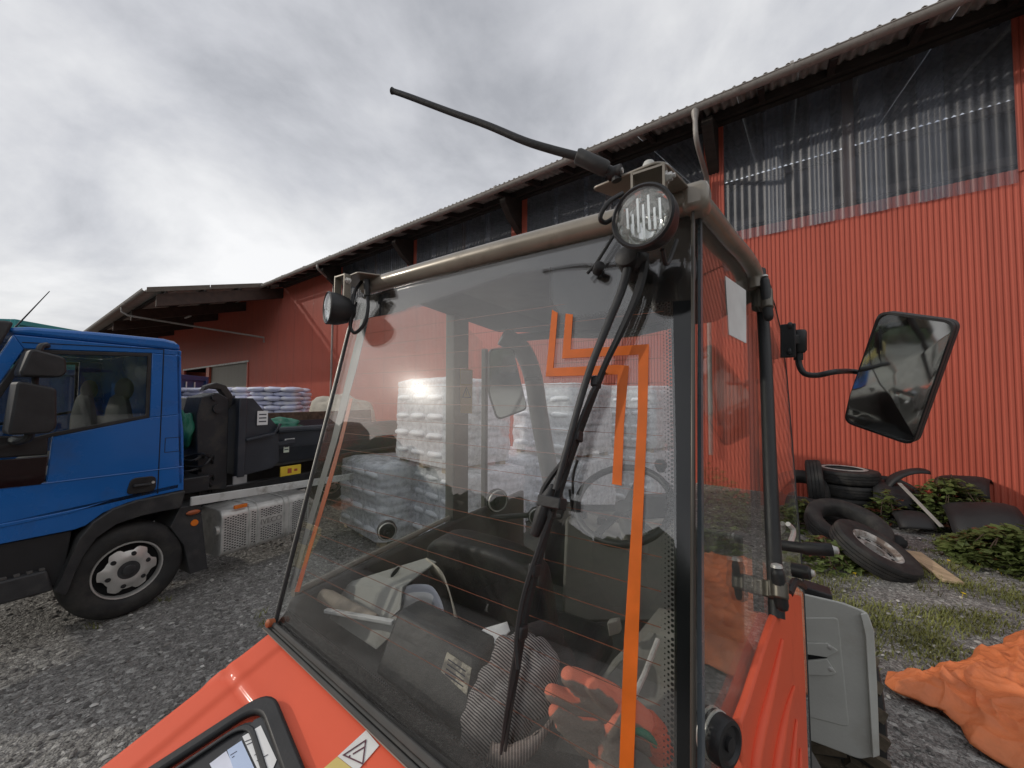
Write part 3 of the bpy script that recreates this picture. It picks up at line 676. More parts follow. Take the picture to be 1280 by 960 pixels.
# wheels
def truck_wheel(t, off, r=.405):
    c = tp(t, r, off); sc = r / .405
    b = MB(); b.lathe([(.235 * sc, -.25), (.30 * sc, -.262), (.375 * sc, -.24), (.402 * sc, -.20), (.405 * sc, -.13), (.402 * sc, -.04), (.375 * sc, .0), (.33 * sc, .013), (.29 * sc, .012), (.245 * sc, -.005), (.235 * sc, -.02), (.22 * sc, -.12)], c, TN, 40, close=True)
    w = b.build('wheel', RUB, truck, smooth=40)
    b = MB(); b.lathe([(.242 * sc, -.012), (.238 * sc, -.002), (.228 * sc, -.004), (.222 * sc, -.03), (.221 * sc, -.05)], c, TN, 40, caps=False); b.build('rim', ALU, w, smooth=40)
    b = MB(); b.lathe([(.226, -.045), (.215, -.075), (.15, -.085), (.0, -.08)], c, TN, 30, caps=False); b.build('rim_well', BLACKIN, w)
    b = MB()
    # hub plate with scalloped edge
    vs = []; n = 64
    for ring_r, z in ((.075, .0), (.10, .004), (.13, -.002), (1, -.022)):
        for k in range(n):
            a = 2 * pi * k / n; rr = ring_r if ring_r < 1 else .180 + .016 * max(-1, min(1, 2.5 * cos(6 * a)))
            x, y, _ = frame_of(TN); vs.append(c + x * rr * cos(a) + y * rr * sin(a) + TN * z)
    b.add(vs, [(i * n + k, i * n + (k + 1) % n, (i + 1) * n + (k + 1) % n, (i + 1) * n + k) for i in range(3) for k in range(n)]); b.build('hub_plate', ALU, w, smooth=50)
    b = MB(); b.lathe([(.076, .002), (.07, -.02), (.05, -.02), (.045, .012), (.03, .018), (.012, .018), (0.0, .02)], c, TN, 24); b.build('hub', GRYPL, w)
    x, y, _ = frame_of(TN); nb = MB(); nb.lathe([(.02, -.012), (.017, .004), (.011, .004), (.009, .014), (0, .015)], (0, 0, 0), TN, 10); nm = nb.mesh('wheel_nut', BLK)
    for k in range(6):
        a = 2 * pi * k / 6 + .3; inst('wheel_nut', nm, w, c + x * .135 * cos(a) + y * .135 * sin(a) - worldloc(truck))
truck_wheel(.085, -.03)
truck_wheel(3.35, -.03); truck_wheel(3.35, -1.75); truck_wheel(.085, -1.75)
# mirrors (two housings and an arm)
def housing(name, t0, h0, t1, h1, off, th, m, skew=.03):
    b = MB(); lp = [(t0 + skew, h1), (t1 - .01, h1 - .05), (t1, h0 + .04), (t1 - .03, h0), (t0, h0), (t0 - .005, h0 + .03)]
    F = roundpoly([tp(t, h, off) for t, h in lp], .03); b.prism(F, TN * -th); return b.build(name, m, truck, bevel=.025)
mh = housing('wide_angle_mirror', -.63, 2.085, -.42, 2.285, .36, .2, BLK, .035)
m2_ = housing('door_mirror', -.665, 1.68, -.455, 2.055, .36, .2, BLK, .02)
b = MB(); b.tube(bez([tp(-.46, 2.34, .0), tp(-.5, 2.33, .2), tp(-.54, 2.30, .28), tp(-.55, 2.2, .27)], 5), .02, 8); b.tube(bez([tp(-.6, 1.62, .0), tp(-.6, 1.62, .2), tp(-.57, 1.65, .27), tp(-.56, 1.72, .27)], 5), .025, 8); b.tube([tp(-.55, 1.68, .25), tp(-.55, 2.25, .25)], .018, 8); b.build('mirror_arm', BLK, truck)
# clearance light, aerial, roof vents
b = MB(); b.prism(roundpoly([tp(t, h, .02) for t, h in [(-.70, 2.50), (-.62, 2.50), (-.68, 2.30), (-.80, 2.20), (-.84, 2.22)]], .03), TN * -.1); b.build('deflector', GRYPL, truck, bevel=.015)
b = MB(); b.tube([tp(-.60, 2.47, -.1), hit(62, 364, tp(0, 0, -.1), TN)], [.006, .003], 6); b.build('aerial', BLK, truck)
b = MB(); b.ellip(tp(-.05, 2.5, -.7), (.12, .3, .05), AX); b.build('roof_hatch', BLK, truck)
# seats, steering wheel inside
for off in (-.5, -1.5):
    b = MB(); b.ellip(tp(.10, 1.62, off), (.09, .24, .36), AX, wob=.1); b.ellip(tp(-.1, 1.28, off), (.28, .25, .1), AX); b.ellip(tp(.13, 2.02, off), (.06, .14, .11), AX); b.build('seat', CABIN, truck)
x, y, _ = frame_of(TD * -.6 + Z * .8)
b = MB(); b.tube([tp(-.72, 1.62, -1.5) + x * .23 * cos(2 * pi * k / 24) + y * .23 * sin(2 * pi * k / 24) for k in range(25)], .016, 8); b.beam(tp(-.72, 1.62, -1.5) - x * .22, tp(-.72, 1.62, -1.5) + x * .22, .04, .02); b.tube([tp(-.72, 1.62, -1.5), tp(-.9, 1.4, -1.5)], .03); b.build('steering_wheel', BLK, truck)
b = MB(); b.prism([tp(.30, 1.1, -.1), tp(.30, 1.1, -1.95), tp(.28, 1.72, -1.95), tp(.28, 1.72, -.1)], TD * .02); b.build('rear_lining', CABIN, truck)
# chassis, underrun rail, tank
b = MB(); b.beam(tp(-1.0, .78, -.55), tp(5.2, .78, -.55), .09, .22); b.beam(tp(-1.0, .78, -1.5), tp(5.2, .78, -1.5), .09, .22); b.beam(tp(.9, .78, -1.5), tp(.9, .78, -.55), .1, .14); b.build('chassis_rail', BLK, truck, bevel=.008)
b = MB(); b.beam(tp(.512, .908, -.02), tp(3.0, .80, -.02), .03, .085); b.build('side_guard_rail', WHITEMET, truck, bevel=.004)
tk = MB(); prof = rrect(.50, .50, .09, 5)
def tank_sec(t): return [tp(t, .485 + yy, -.29 + xx) for xx, yy in prof]
T0, T1 = .80, 1.78
n = len(prof); a_, b_ = tank_sec(T0), tank_sec(T1)
tk.add(a_ + b_, [(i, (i + 1) % n, n + (i + 1) % n, n + i) for i in range(n)] + [tuple(range(n - 1, -1, -1)), tuple(range(n, 2 * n))]); tank = tk.build('fuel_tank', STEEL, truck, bevel=.012)
b = MB()
for tt in (1.07, 1.16, 1.46, 1.52):
    q = [tp(tt, .485 + yy * 1.02, -.29 + xx * 1.02) for xx, yy in prof]; b.tube(q + [q[0]], .008, 6)
b.build('tank_strap', STEEL, tank)
b = MB(); hole = MB(); hole.lathe([(.0085, 0), (.0085, .002)], (0, 0, 0), V((0, 0, 1)), 8)
for i in range(38):
    for j in range(13):
        tt = T0 + .035 + i * .0245; hh = .31 + j * .0275 + (.0137 if i % 2 else 0)
        if any(abs(tt - q) < .03 for q in (1.07, 1.16, 1.46, 1.52)) or (1.17 < tt < 1.45 and .46 < hh < .56): continue
        b.box(tp(tt, hh, -.0395), (.016, .003, .011), AX)
b.build('tank_slot', BLACKIN, tank, kind='stuff')
def text(name, body, size, M, m, parent, ext=.002):
    c = bpy.data.curves.new(name, 'FONT'); c.body = body; c.size = size; c.extrude = ext; c.align_x = 'CENTER'; c.align_y = 'CENTER'
    o = bpy.data.objects.new(name, c); dg = bpy.context.evaluated_depsgraph_get(); COL.objects.link(o); dg.update()
    me = bpy.data.meshes.new_from_object(o.evaluated_get(bpy.context.evaluated_depsgraph_get())); bpy.data.objects.remove(o)
    ob = bpy.data.objects.new(name, me); me.materials.clear(); me.materials.append(m); COL.objects.link(ob)
    me.transform(Matrix.Translation(-worldloc(parent)) @ M); ob.parent = parent; return ob
def mframe(o, x, y):
    x = x.normalized(); z = x.cross(y).normalized(); y = z.cross(x)
    return Matrix(((x.x, y.x, z.x, o.x), (x.y, y.y, z.y, o.y), (x.z, y.z, z.z, o.z), (0, 0, 0, 1)))
text('tank_lettering', 'IVECO', .085, mframe(tp(1.31, .51, -.037), TD, Z), mat('tank_letter', (.4, .39, .37), .5, metal=.8), tank, .004)
b = MB(); b.lathe([(.05, 0), (.05, .03), (0, .032)], tp(.80, .52, -.12), -TD, 14); b.build('tank_tap', STEEL, tank)
b = MB(); b.box(tp(.98, .745, -.05), (.13, .03, .04), AX); b.build('marker_lamp', AMBER, truck, bevel=.005)
# hook arm
HK = mat('black_hook_steel', (0.022, 0.023, 0.026), .5, dirt=(.07, .06, .05), dscale=5, bump=.05)
b = MB(); b.prism([tp(t, h, -.35) for t, h in [(.70, .93), (.98, .9), (.97, 1.93), (.86, 2.0), (.70, 1.95), (.66, 1.75)]], TN * -.34); arm = b.build('hook_arm', HK, truck, bevel=.012)
b = MB(); ho = hit(268, 500, tp(0, 0, -.45), TN); ht, hh = (ho - TO).dot(TD), ho.z
pts = [(ht - .17, hh + .02), (ht - .1, hh - .03), (ht - .03, hh - .02), (ht - .0, hh + .03), (ht + .06, hh - .06), (ht + .11, hh), (ht + .08, hh + .1), (ht, hh + .155), (ht - .1, hh + .13), (ht - .04, hh + .18), (ht + .06, hh + .19), (ht + .14, hh + .12), (ht + .18, hh - .02), (ht + .14, hh - .16), (ht - .12, hh - .14)]
b.prism([tp(t, h, -.42) for t, h in [(ht - .12, hh - .14), (ht - .17, hh + .03), (ht - .1, hh + .06), (ht - .02, hh - .02), (ht + .06, hh - .04), (ht + .09, hh + .05), (ht + .04, hh + .12), (ht - .06, hh + .13), (ht - .12, hh + .10), (ht - .10, hh + .16), (ht, hh + .20), (ht + .1, hh + .17), (ht + .17, hh + .06), (ht + .17, hh - .06), (ht + .12, hh - .15)]], TN * -.1); b.build('hook', mat('worn_hook_steel', (.045, .042, .04), .5, metal=.3, bump=.1), arm, bevel=.01)
b = MB(); b.lathe([(.05, 0), (.05, .03)], tp(.85, 1.82, -.345), TN, 16); b.lathe([(.035, 0), (.035, .02)], tp(.82, 1.95, -.345), TN, 16); b.build('pivot_pin', HK, arm)
b = MB()
for k in range(9):
    t0 = .46 + rnd(0, .15); h0 = rnd(.95, 1.3); b.tube(bez([tp(t0, h0, -.3 - rnd(0, .4)), tp(t0 + .1, h0 + rnd(-.1, .1), -.25), tp(t0 + .22, h0 + rnd(-.12, .12), -.3), tp(t0 + .3, h0 - .1, -.5)], 5), .013, 6)
b.build('hydraulic_hose', BLK, truck)
b = MB(); b.box(tp(.62, 1.03, -.5), (.25, .6, .16), AX); b.box(tp(.6, 1.2, -.7), (.12, .3, .2), AX); b.build('valve_block', HK, truck, bevel=.01)
b = MB(); b.box(tp(1.06, 1.0, -.25), (.14, .02, .09), AX); b.build('maintenance_plate', mat('pale_plate', (.3, .3, .3), .5), truck)
b = MB(); b.box(tp(1.62, 1.02, -.2), (.26, .02, .12), AX); yl = b.build('yellow_reflector_plate', YEL, truck, bevel=.004)
b = MB(); b.box(tp(1.60, 1.02, -.188), (.05, .004, .06), AX); b.box(tp(1.68, 1.02, -.188), (.04, .004, .03), AX); b.build('plate_print', mat('plate_print_red', (.4, .08, .03), .6), yl)

# ---- skip container on the truck
O2 = -.30
skip = thing('skip_container', 'dark slate open skip carried on the hook truck behind its cab', 'skip', tp(2.4, .95, -1))
def tq(t, h, off=O2): return tp(t, h, off)
b = MB(); sec = [(-.0, 1.535), (-.04, 1.30), (-.16, 1.09), (-.30, 1.03)]
for i in range(3):
    (o0, h0), (o1, h1) = sec[i], sec[i + 1]
    for sg in (0, 1):
        f = (lambda o: O2 + o) if sg == 0 else (lambda o: O2 - 1.9 - o)
        b.prism([tp(1.50, h0, f(o0)), tp(4.6, h0 - .0, f(o0)), tp(4.6, h1 + .02, f(o1)), tp(1.45, h1, f(o1))], TN * (-.03 if sg == 0 else .03))
b.prism([tp(1.4, 1.03, O2 - .3), tp(4.6, 1.05, O2 - .3), tp(4.6, 1.05, O2 - 1.6), tp(1.4, 1.03, O2 - 1.6)], Z * .03)
b.build('body', BINM, skip, bevel=.012)
b = MB(); b.tube([tq(1.48, 1.535, O2 + .03), tq(4.6, 1.535, O2 + .03)], .04, 10); b.build('top_rim', BINM, skip)
b = MB(); b.beam(tp(1.6, 1.57, O2 - 1.9), tp(4.6, 1.58, O2 - 1.9), .05, .22); b.build('far_side_board', RUST, skip, bevel=.01)
b = MB(); b.prism([tq(t, h, O2 + .02) for t, h in [(1.05, 1.94), (1.19, 1.94), (1.50, 1.57), (1.52, 1.15), (1.45, 1.07), (1.10, 1.03)]], TN * -.04)
b.prism([tq(t, h, O2 - 1.9) for t, h in [(1.05, 1.94), (1.19, 1.94), (1.50, 1.57), (1.52, 1.15), (1.45, 1.07), (1.10, 1.03)]], TN * -.04)
b.prism([tp(1.08, 1.03, O2), tp(1.08, 1.94, O2), tp(1.08, 1.94, O2 - 1.9), tp(1.08, 1.03, O2 - 1.9)], TD * .05); b.build('front_wall', BINM, skip, bevel=.01)
b = MB(); b.beam(tq(1.06, 1.03, O2 + .03), tq(1.06, 1.94, O2 + .03), .08, .08, TN); b.beam(tq(1.1, 1.45, O2 + .06), tq(1.42, 1.50, O2 + .06), .06, .03); b.beam(tq(1.42, 1.50, O2 + .06), tq(1.5, 1.62, O2 + .06), .03, .03); b.beam(tq(.8, 1.90, O2 - .3), tq(1.1, 1.92, O2 - .3), .22, .10); b.build('lifting_frame', BINM, skip, bevel=.008)
for t, h, w, hh, m in ((1.29, 1.70, .12, .17, WHITE), (1.67, 1.42, .13, .075, WHITE), (1.64, 1.31, .07, .15, mat('pale_green_label', (.6, .66, .55), .6))):
    off = O2 + .042 if t < 1.5 else O2 - .005 - (1.535 - h) * .16
    b = MB(); b.box(tq(t, h, off), (w, .006, hh), AX); sk = b.build('label_plate', m, skip)
    b = MB()
    for k in range(3): b.box(tq(t, h + hh * (.25 - .25 * k), off + .004), (w * .7, .003, hh * .08), AX)
    b.build('label_print', INK, sk, kind='stuff')
b = MB(); b.beam(tq(1.5, 1.36, O2 + .0), tq(1.72, 1.38, O2 - .0), .04, .05); b.build('latch', BINM, skip, bevel=.006)
def cloth(name, fn, nu, nv, m, parent=None, th=.004, kind=None):
    b = MB(); b.grid(fn, nu, nv); o = b.build(name, m, parent, smooth=180); s = o.modifiers.new('thickness', 'SOLIDIFY'); s.thickness = th; return o
def lump(c, r, ax=AX, seed=0.0, wob=.35, ws=2.2, m=GREENT, name='green_net', seg=28, rings=18):
    b = MB(); b.ellip(c, r, ax, seg=seg, rings=rings, wob=wob, ws=ws, seed=seed); return b.build(name, m, None, smooth=180)
tag(lump(tp(1.78, 1.56, -.75), (.22, .35, .11), seed=3), 'crumpled green net lying over the rim of the dark skip', 'net')
tag(lump(tp(.60, 1.58, -.52), (.09, .16, .21), seed=8, name='green_tarpaulin'), 'green tarpaulin bundle hanging behind the blue truck cab beside the hook', 'tarpaulin')

# ================================================================== PALLETS OF SACKS
def sack_mesh(seed, L=.60, Wd=.40, H=.13):
    b = MB(); nu, nv = 14, 8; vs = []
    def sp(x, p): return math.copysign(abs(x) ** p, x)
    for j in range(nv + 1):
        th = -pi / 2 + pi * j / nv
        for k in range(nu):
            a = 2 * pi * k / nu
            x = sp(cos(th), .55) * sp(cos(a), .4) * L / 2; y = sp(cos(th), .55) * sp(sin(a), .4) * Wd / 2
            edge = 1 - .35 * max(abs(x) / (L / 2), abs(y) / (Wd / 2)) ** 4
            zz = sp(sin(th), .7) * H / 2 * edge
            q = V((x, y, zz)); q += V((noise.noise(q * 7 + V((seed, 0, 0))), noise.noise(q * 7 + V((0, seed, 5))), noise.noise(q * 7 + V((3, 0, seed))))) * .017
            vs.append(q)
    b.add(vs, [(j * nu + k, j * nu + (k + 1) % nu, (j + 1) * nu + (k + 1) % nu, (j + 1) * nu + k) for j in range(nv) for k in range(nu)] + [tuple(range(nu - 1, -1, -1)), tuple(nv * nu + k for k in range(nu))])
    return b
SM = [sack_mesh(i * 3.3).mesh('sack', SACKM, smooth=180) for i in range(4)]
SMW = [sack_mesh(i * 3.3 + 1).mesh('sack', SACKW, smooth=180) for i in range(4)]
bd = MB(); bd.box((0, 0, 0), (1.2, .12, .022)); boardm = bd.mesh('board', WOOD)
bk = MB(); bk.box((0, 0, 0), (.1, .1, .1)); blockm = bk.mesh('block', WOOD)
br = MB(); br.box((0, 0, 0), (.1, 1.0, .022)); bearm = br.mesh('bearer', WOOD)
def pallet_stack(label, base, ang, layers, lilac=True, film=False, group=None, seed=0, spread=1.0, cap=False):
    t = thing('sack_pallet', label, 'pallet', base, (0, 0, ang), group)
    for y in (-.43, -.22, 0, .22, .43): inst('board', boardm, t, (0, y, .133))
    for x in (-.53, 0, .53): inst('bearer', bearm, t, (x, 0, .111)); inst('block', blockm, t, (x, -.44, .05)); inst('block', blockm, t, (x, .44, .05)); inst('block', blockm, t, (x, 0, .05))
    R = random.Random(seed); S = SM if lilac else SMW; H = .118
    for k in range(layers):
        z = .15 + .06 + k * H
        if k % 2: spots = [(-.4, -.29, pi / 2), (0, -.29, pi / 2), (.4, -.29, pi / 2), (-.3, .28, 0), (.3, .28, 0)]
        else: spots = [(-.4, .29, pi / 2), (0, .29, pi / 2), (.4, .29, pi / 2), (-.3, -.28, 0), (.3, -.28, 0)]
        for x, y, a in spots:
            o = inst('sack', R.choice(S), t, (x * spread + R.uniform(-.015, .015), y * spread + R.uniform(-.015, .015), z), (R.uniform(-.03, .03), R.uniform(-.03, .03), a + R.uniform(-.04, .04) + (pi if R.random() < .5 else 0)))
            o.scale = (1, 1, R.uniform(.98, 1.12))
    if film:
        top = .15 + layers * H + .05; b = MB(); n = 56; nz = 46; vs = []
        lp = rrect(1.34 * spread, 1.10 * spread, .12, 13)
        n = len(lp)
        for j in range(nz + 1):
            z = .08 + (top - .08) * j / nz
            for k, (x, y) in enumerate(lp):
                a = atan2(y, x); w = noise.noise(V((a * 1.2 + seed, z * 26 + 1.3 * sin(a * 2 + seed), seed))) * .022 + noise.noise(V((x * 3, y * 3 + seed, z * 5))) * .028
                vs.append((x * (1 + w), y * (1 + w), z + .012 * noise.noise(V((x * 5, y * 5, seed)))))
        f = [(j * n + k, j * n + (k + 1) % n, (j + 1) * n + (k + 1) % n, (j + 1) * n + k) for j in range(nz) for k in range(n)]
        o = len(vs)
        for q in (.75, .45, .15):
            for k, (x, y) in enumerate(lp): vs.append((x * q, y * q, top + .035 + .05 * noise.noise(V((x * 4, y * 4, seed + 9)))))
        f += [(nz * n + k, nz * n + (k + 1) % n, o + (k + 1) % n, o + k) for k in range(n)] + [(o + i * n + k, o + i * n + (k + 1) % n, o + (i + 1) * n + (k + 1) % n, o + (i + 1) * n + k) for i in range(2) for k in range(n)]
        f.append(tuple(o + 2 * n + k for k in range(n)))
        b.add(vs, f); b.build('stretch_film', FILM, t, local=True, smooth=180)
        for k in range(3):
            lb = MB(); lb.box((0, 0, 0), (.10, .004, .15)); w = lb.build('label', WHITE, t, local=True); w.location = (-.35 + .33 * k, -.568 * spread, .35 + .12 * k); 
            p = MB(); [p.box((0, -.004, .05 - .03 * i), (.07, .003, .012)) for i in range(4)]; p.build('label_print', INK, w, local=True, kind='stuff')
    return t
PA = radians(-43)          # the near pallets stand at an angle to the cab
def nearstack(px, py, layers, label, z=0.0, Y=None, **k):
    p = gnd(px, py) if Y is None else at(px, py, Y); p.z = z
    return pallet_stack(label, p, PA + k.pop('da', 0), layers, lilac=False, film=True, **k)
G1 = 'film-wrapped pallets of sacks beyond the cab'
PA = radians(133)
def ns(u, Y, z, layers, label, seed, da=0.0):
    p = at(u, 495, Y); p.z = z
    return pallet_stack(label, p, PA + da, layers, lilac=False, film=True, seed=seed, group=G1)
H1 = .15 + 8 * .118 + .03
H0 = .15 + 7 * .118 + .06
ns(494, 5.75, 0, 7, 'film wrapped white sacks on the ground, lower left pallet seen through the cab', 1, .05)
ns(585, 5.30, 0, 7, 'film wrapped white sacks on the ground beside the cab pillar, right of the leftmost pallet', 2, -.04)
ns(566, 5.35, H0, 8, 'upper pallet of wrapped white sacks with a white label, left of the grey cab pillar', 3, .02)
ns(642, 6.60, 0, 7, 'film wrapped white sacks on the ground behind the grab rail in the cab', 4, .03)
ns(706, 6.30, 0, 7, 'film wrapped sacks on the ground, behind the wiper and left of the steering wheel', 6, .04)
ns(702, 6.35, H0, 8, 'upper pallet of wrapped sacks behind the curved cab post and the wiper', 7, .0)
ns(792, 7.30, 0, 7, 'lower pallet of white sacks behind the steering wheel', 8, -.05)
ns(792, 7.30, H0, 8, 'upper pallet of sacks behind the orange tape stripes', 9, .03)
G2 = 'pallets of lilac sacks behind the skip'
def fs(u, Y, z, layers, label, seed, ang):
    p = at(u, 495, Y); p.z = z; return pallet_stack(label, p, ang, layers, lilac=True, seed=seed, group=G2)
fs(352, 10.2, 0, 8, 'lower pallet of lilac sacks beside the beige cover', 11, radians(8))
fs(352, 10.2, .15 + 8 * .118 + .03, 8, 'neat upper stack of lilac sacks beside the beige cover', 12, radians(6))
fs(292, 10.9, 0, 8, 'lower pallet of lilac sacks behind the slanted end of the skip', 13, radians(4))
fs(292, 10.9, .15 + 8 * .118 + .03, 8, 'upper stack of lilac sacks behind the slanted end of the skip', 14, radians(9))
fs(240, 11.4, 0, 8, 'lower pallet of lilac sacks between the blue cab and the hook', 15, radians(2))
fs(240, 11.4, .15 + 8 * .118 + .03, 8, 'upper stack of lilac sacks between the blue cab and the hook', 16, radians(5))
bc = at(428, 495, 9.8)
b = MB(); b.ellip((bc.x, bc.y, .9), (1.0, .6, 1.12), seg=40, rings=26, wob=.22, ws=2.6, seed=4); o = b.build('beige_cover', BEIGE, None, smooth=180)
tag(o, 'crumpled beige cover over a heap beside the stacked lilac sacks', 'cover')

# ================================================================== TYRES AND SCRAP ON THE RIGHT
def tyre_mesh(r, w, ri, tread=True):
    """axis along z, centred; grooved tread"""
    k = r
    b = MB(); b.lathe([(ri, -w * .36), (ri + .02, -w * .44), (ri + (r - ri) * .5, -w * .5), (r * .955, -w * .45), (r * .99, -w * .36), (r, -w * .25), (r, -w * .23), (r * .975, -w * .225), (r * .975, -w * .195), (r, -w * .19), (r * 1.0, -w * .03), (r * .975, -w * .025), (r * .975, w * .005), (r, w * .01), (r, w * .17), (r * .975, w * .175), (r * .975, w * .205), (r, w * .21), (r, w * .25), (r * .99, w * .36), (r * .955, w * .45), (ri + (r - ri) * .5, w * .5), (ri + .02, w * .44), (ri, w * .36), (ri - .02, 0)], (0, 0, 0), Z, 44, close=True)
    return b.mesh('tyre', RUB, smooth=38)
def tyre(label, c, r, w, ri, axis=Z, group=None, spin=0, rim=None):
    t = thing('tyre', label, 'tyre', c, (0, 0, 0), group)
    q = V(axis).to_track_quat('Z', 'Y')
    t.rotation_euler = q.to_euler()
    o = inst('casing', tyre_mesh(r, w, ri), t, (0, 0, 0), (0, 0, spin))
    if rim:
        b = MB(); n = 48; vs = []; 
        prof = [(ri + .012, w * .40), (ri + .004, w * .42), (ri - .015, w * .38), (ri - .03, w * .2), (ri - .035, w * .12)]
        b.lathe(prof, (0, 0, 0), Z, n, caps=False); b.build('rim', rim, t, local=True, smooth=50)
        b = MB(); 
        for rr, z, sc in ((ri - .035, w * .10, .0), (ri - .05, w * .02, .008), (ri * .62, w * .08, 0), (ri * .42, w * .10, 0), (ri * .36, -.06, 0)):
            for k in range(n): a = 2 * pi * k / n; q_ = rr + sc * cos(10 * a); vs.append((q_ * cos(a), q_ * sin(a), z))
        b.add(vs, [(i * n + k, i * n + (k + 1) % n, (i + 1) * n + (k + 1) % n, (i + 1) * n + k) for i in range(4) for k in range(n)]); b.build('wheel_disc', rim, t, local=True, smooth=50)
        b = MB(); b.lathe([(.03, 0), (.03, .004)], (0, 0, 0), Z, 8); hm_ = b.mesh('hand_hole', BLACKIN)
        for k in range(10): a = 2 * pi * k / 10; inst('hand_hole', hm_, t, (ri * .80 * cos(a), ri * .80 * sin(a), w * .045))
        b = MB(); b.lathe([(ri * .5, -.09), (0, -.09)], (0, 0, 0), Z, 20); b.build('hub_hole', BLACKIN, t, local=True)
    return t
TG = 'old tyres heaped by the wall'
c = gnd(1066, 641) + V((.12, .3, 0)); TY = .50; TW = .235
for k, lab in enumerate(('bottom tyre of the three stacked flat by the red wall', 'middle tyre of the three stacked flat by the red wall', 'topmost tyre of the three stacked flat, with a pale ring inside')):
    tyre(lab, c + V((rnd(-.02, .02), rnd(-.02, .02), TW * (k + .5) + .02)), TY, TW, .29, Z + V((rnd(-.02, .02), rnd(-.02, .02), 0)), TG, k)
b = MB(); b.lathe([(.34, 0), (.30, .012), (.27, 0), (.30, -.004)], c + Z * (TW * 3 + .02), Z, 30, close=True); tag(b.build('rim_ring', mat('pale_ring', (.4, .4, .38), .6), None), 'pale metal ring lying on the topmost tyre of the flat stack', 'ring')
p = at(1019, 610, 6.9); p.z = .44; tyre('tyre standing on edge against the left side of the flat stack', p, .44, .24, .27, V((.80, -.60, .07)), TG)
p = at(999, 622, 7.0); p.z = .30; tyre('dark tyre half hidden behind the glass door edge, left of the standing tyre', p, .44, .24, .27, V((-.5, -.4, .8)), TG)
p = at(1015, 640, 6.2); p.z = .16; tyre('flat dark tyre at the foot of the standing tyre', p, .45, .22, .27, V((.05, -.1, 1)), TG)
p = at(1066, 666, 5.15); p.z = .22; tyre('tyre leaning at the foot of the stack with its dark hollow facing us', p + V((.05, .15, 0)), .47, .24, .29, V((-.06, -.42, .90)), TG)
p = at(1092, 691, 4.5); p.z = .20; tyre('tyre with a rusty white wheel disc leaning on the tyre behind it', p, .42, .20, .235, V((.26, -.42, .87)), TG, rim=mat('flaking_white_rim', (.5, .49, .46), .6, nscale=5, amt=.1, dirt=(.12, .07, .045), dscale=8, dlev=(.46, .62)))
p = gnd(1118, 648); tyre('worn tyre slumped between the flat stack and the black mudguards', p + V((.2, .3, .24)), .46, .22, .27, V((-.35, -.55, .72)), TG)
p = gnd(1150, 640); tyre('dark tyre lying nearly flat at the wall behind the pale strut', p + V((.3, .3, .16)), .48, .24, .28, V((.1, -.2, 1)), TG)
# curved plastic mudguards thrown on the heap
def shell(name, label, c, r, w, a0, a1, axis, m, th=.012, lip=.05, cat='mudguard', up=Z, group=None):
    c = V(c); z = V(axis).normalized(); x = z.cross(up).normalized(); y = x.cross(z)
    b = MB(); nu, nv = 22, 8
    def fn(u, v):
        a = a0 + (a1 - a0) * u; e_ = abs(v * 2 - 1) ** 5; rr = r - lip * e_ + .012 * noise.noise(V((u * 3, v * 2, r * 9)))
        return c + x * (rr * cos(a)) + y * (rr * sin(a)) + z * (w * (v - .5))
    b.grid(fn, nu, nv); o = b.build(name, m, None, smooth=70); s = o.modifiers.new('thickness', 'SOLIDIFY'); s.thickness = th
    return tag(o, label, cat, group)
DGP = mat('dusty_black_plastic', (0.018, 0.018, 0.019), .6, nscale=4, amt=.3, dirt=(.045, .042, .038), dscale=3, dlev=(.55, .95), bump=.08)
MG = 'scrap mudguards by the wall'
p = gnd(1262, 690); shell('mudguard', 'large curved black plastic mudguard propped up at the right edge', p + V((.30, .45, -.10)), .60, .7, radians(25), radians(125), V((.72, -.66, .16)), DGP, group=MG)
p = gnd(1222, 655); shell('mudguard', 'arched grey black mudguard lying behind the bramble near the red wall', p + V((0.1, .2, .12)), .60, .6, radians(35), radians(145), V((.55, -.8, .1)), DGP, group=MG)
p = gnd(1165, 655); shell('mudguard', 'narrow black mudguard standing upright between tyres and bramble', p + V((.05, .2, .34)), .5, .26, radians(-40), radians(75), V((-.35, -.9, .0)), DGP, up=V((.5, 0, 1)), group=MG)
p = gnd(1120, 652); shell('mudguard', 'flattened black mudguard slumped beside the tyre stack', p + V((.2, .35, -.12)), .7, .5, radians(35), radians(120), V((.75, -.6, -.1)), DGP, group=MG)
p = gnd(1150, 665); shell('mudguard', 'small dark plastic guard lying at the foot of the bramble', p + V((0, .1, -.08)), .36, .4, radians(30), radians(150), V((.8, -.5, .1)), DGP, group=MG)
p0, p1 = gnd(1163, 660) + Z * .62 + V((-.15, .3, 0)), gnd(1178, 672) + Z * .15
b = MB(); b.beam(p0, p1, .05, .02); tag(b.build('strut', mat('pale_strut', (.35, .33, .3), .6), None, bevel=.004), 'pale metal strut leaning on the upright black mudguard', 'strut')
# plank
p0, p1 = gnd(1140, 690, .05), gnd(1192, 728, .03)
b = MB(); b.beam(p0, p1, .17, .03); tag(b.build('plank', PLANKM, None, bevel=.004), 'pale wooden plank lying on the gravel by the leaning wheel', 'plank')
for u, v, r in ((1121, 676, .09),):
    p = gnd(u, v + 8); b = MB(); b.ellip(p + Z * r * .8, (r * 1.2, r, r), seg=12, rings=8, wob=.3, seed=2); tag(b.build('dark_stone', mat('dark_lump', (.03, .03, .03), .9), None), 'round dark lump on the ground behind the leaning wheel', 'stone')
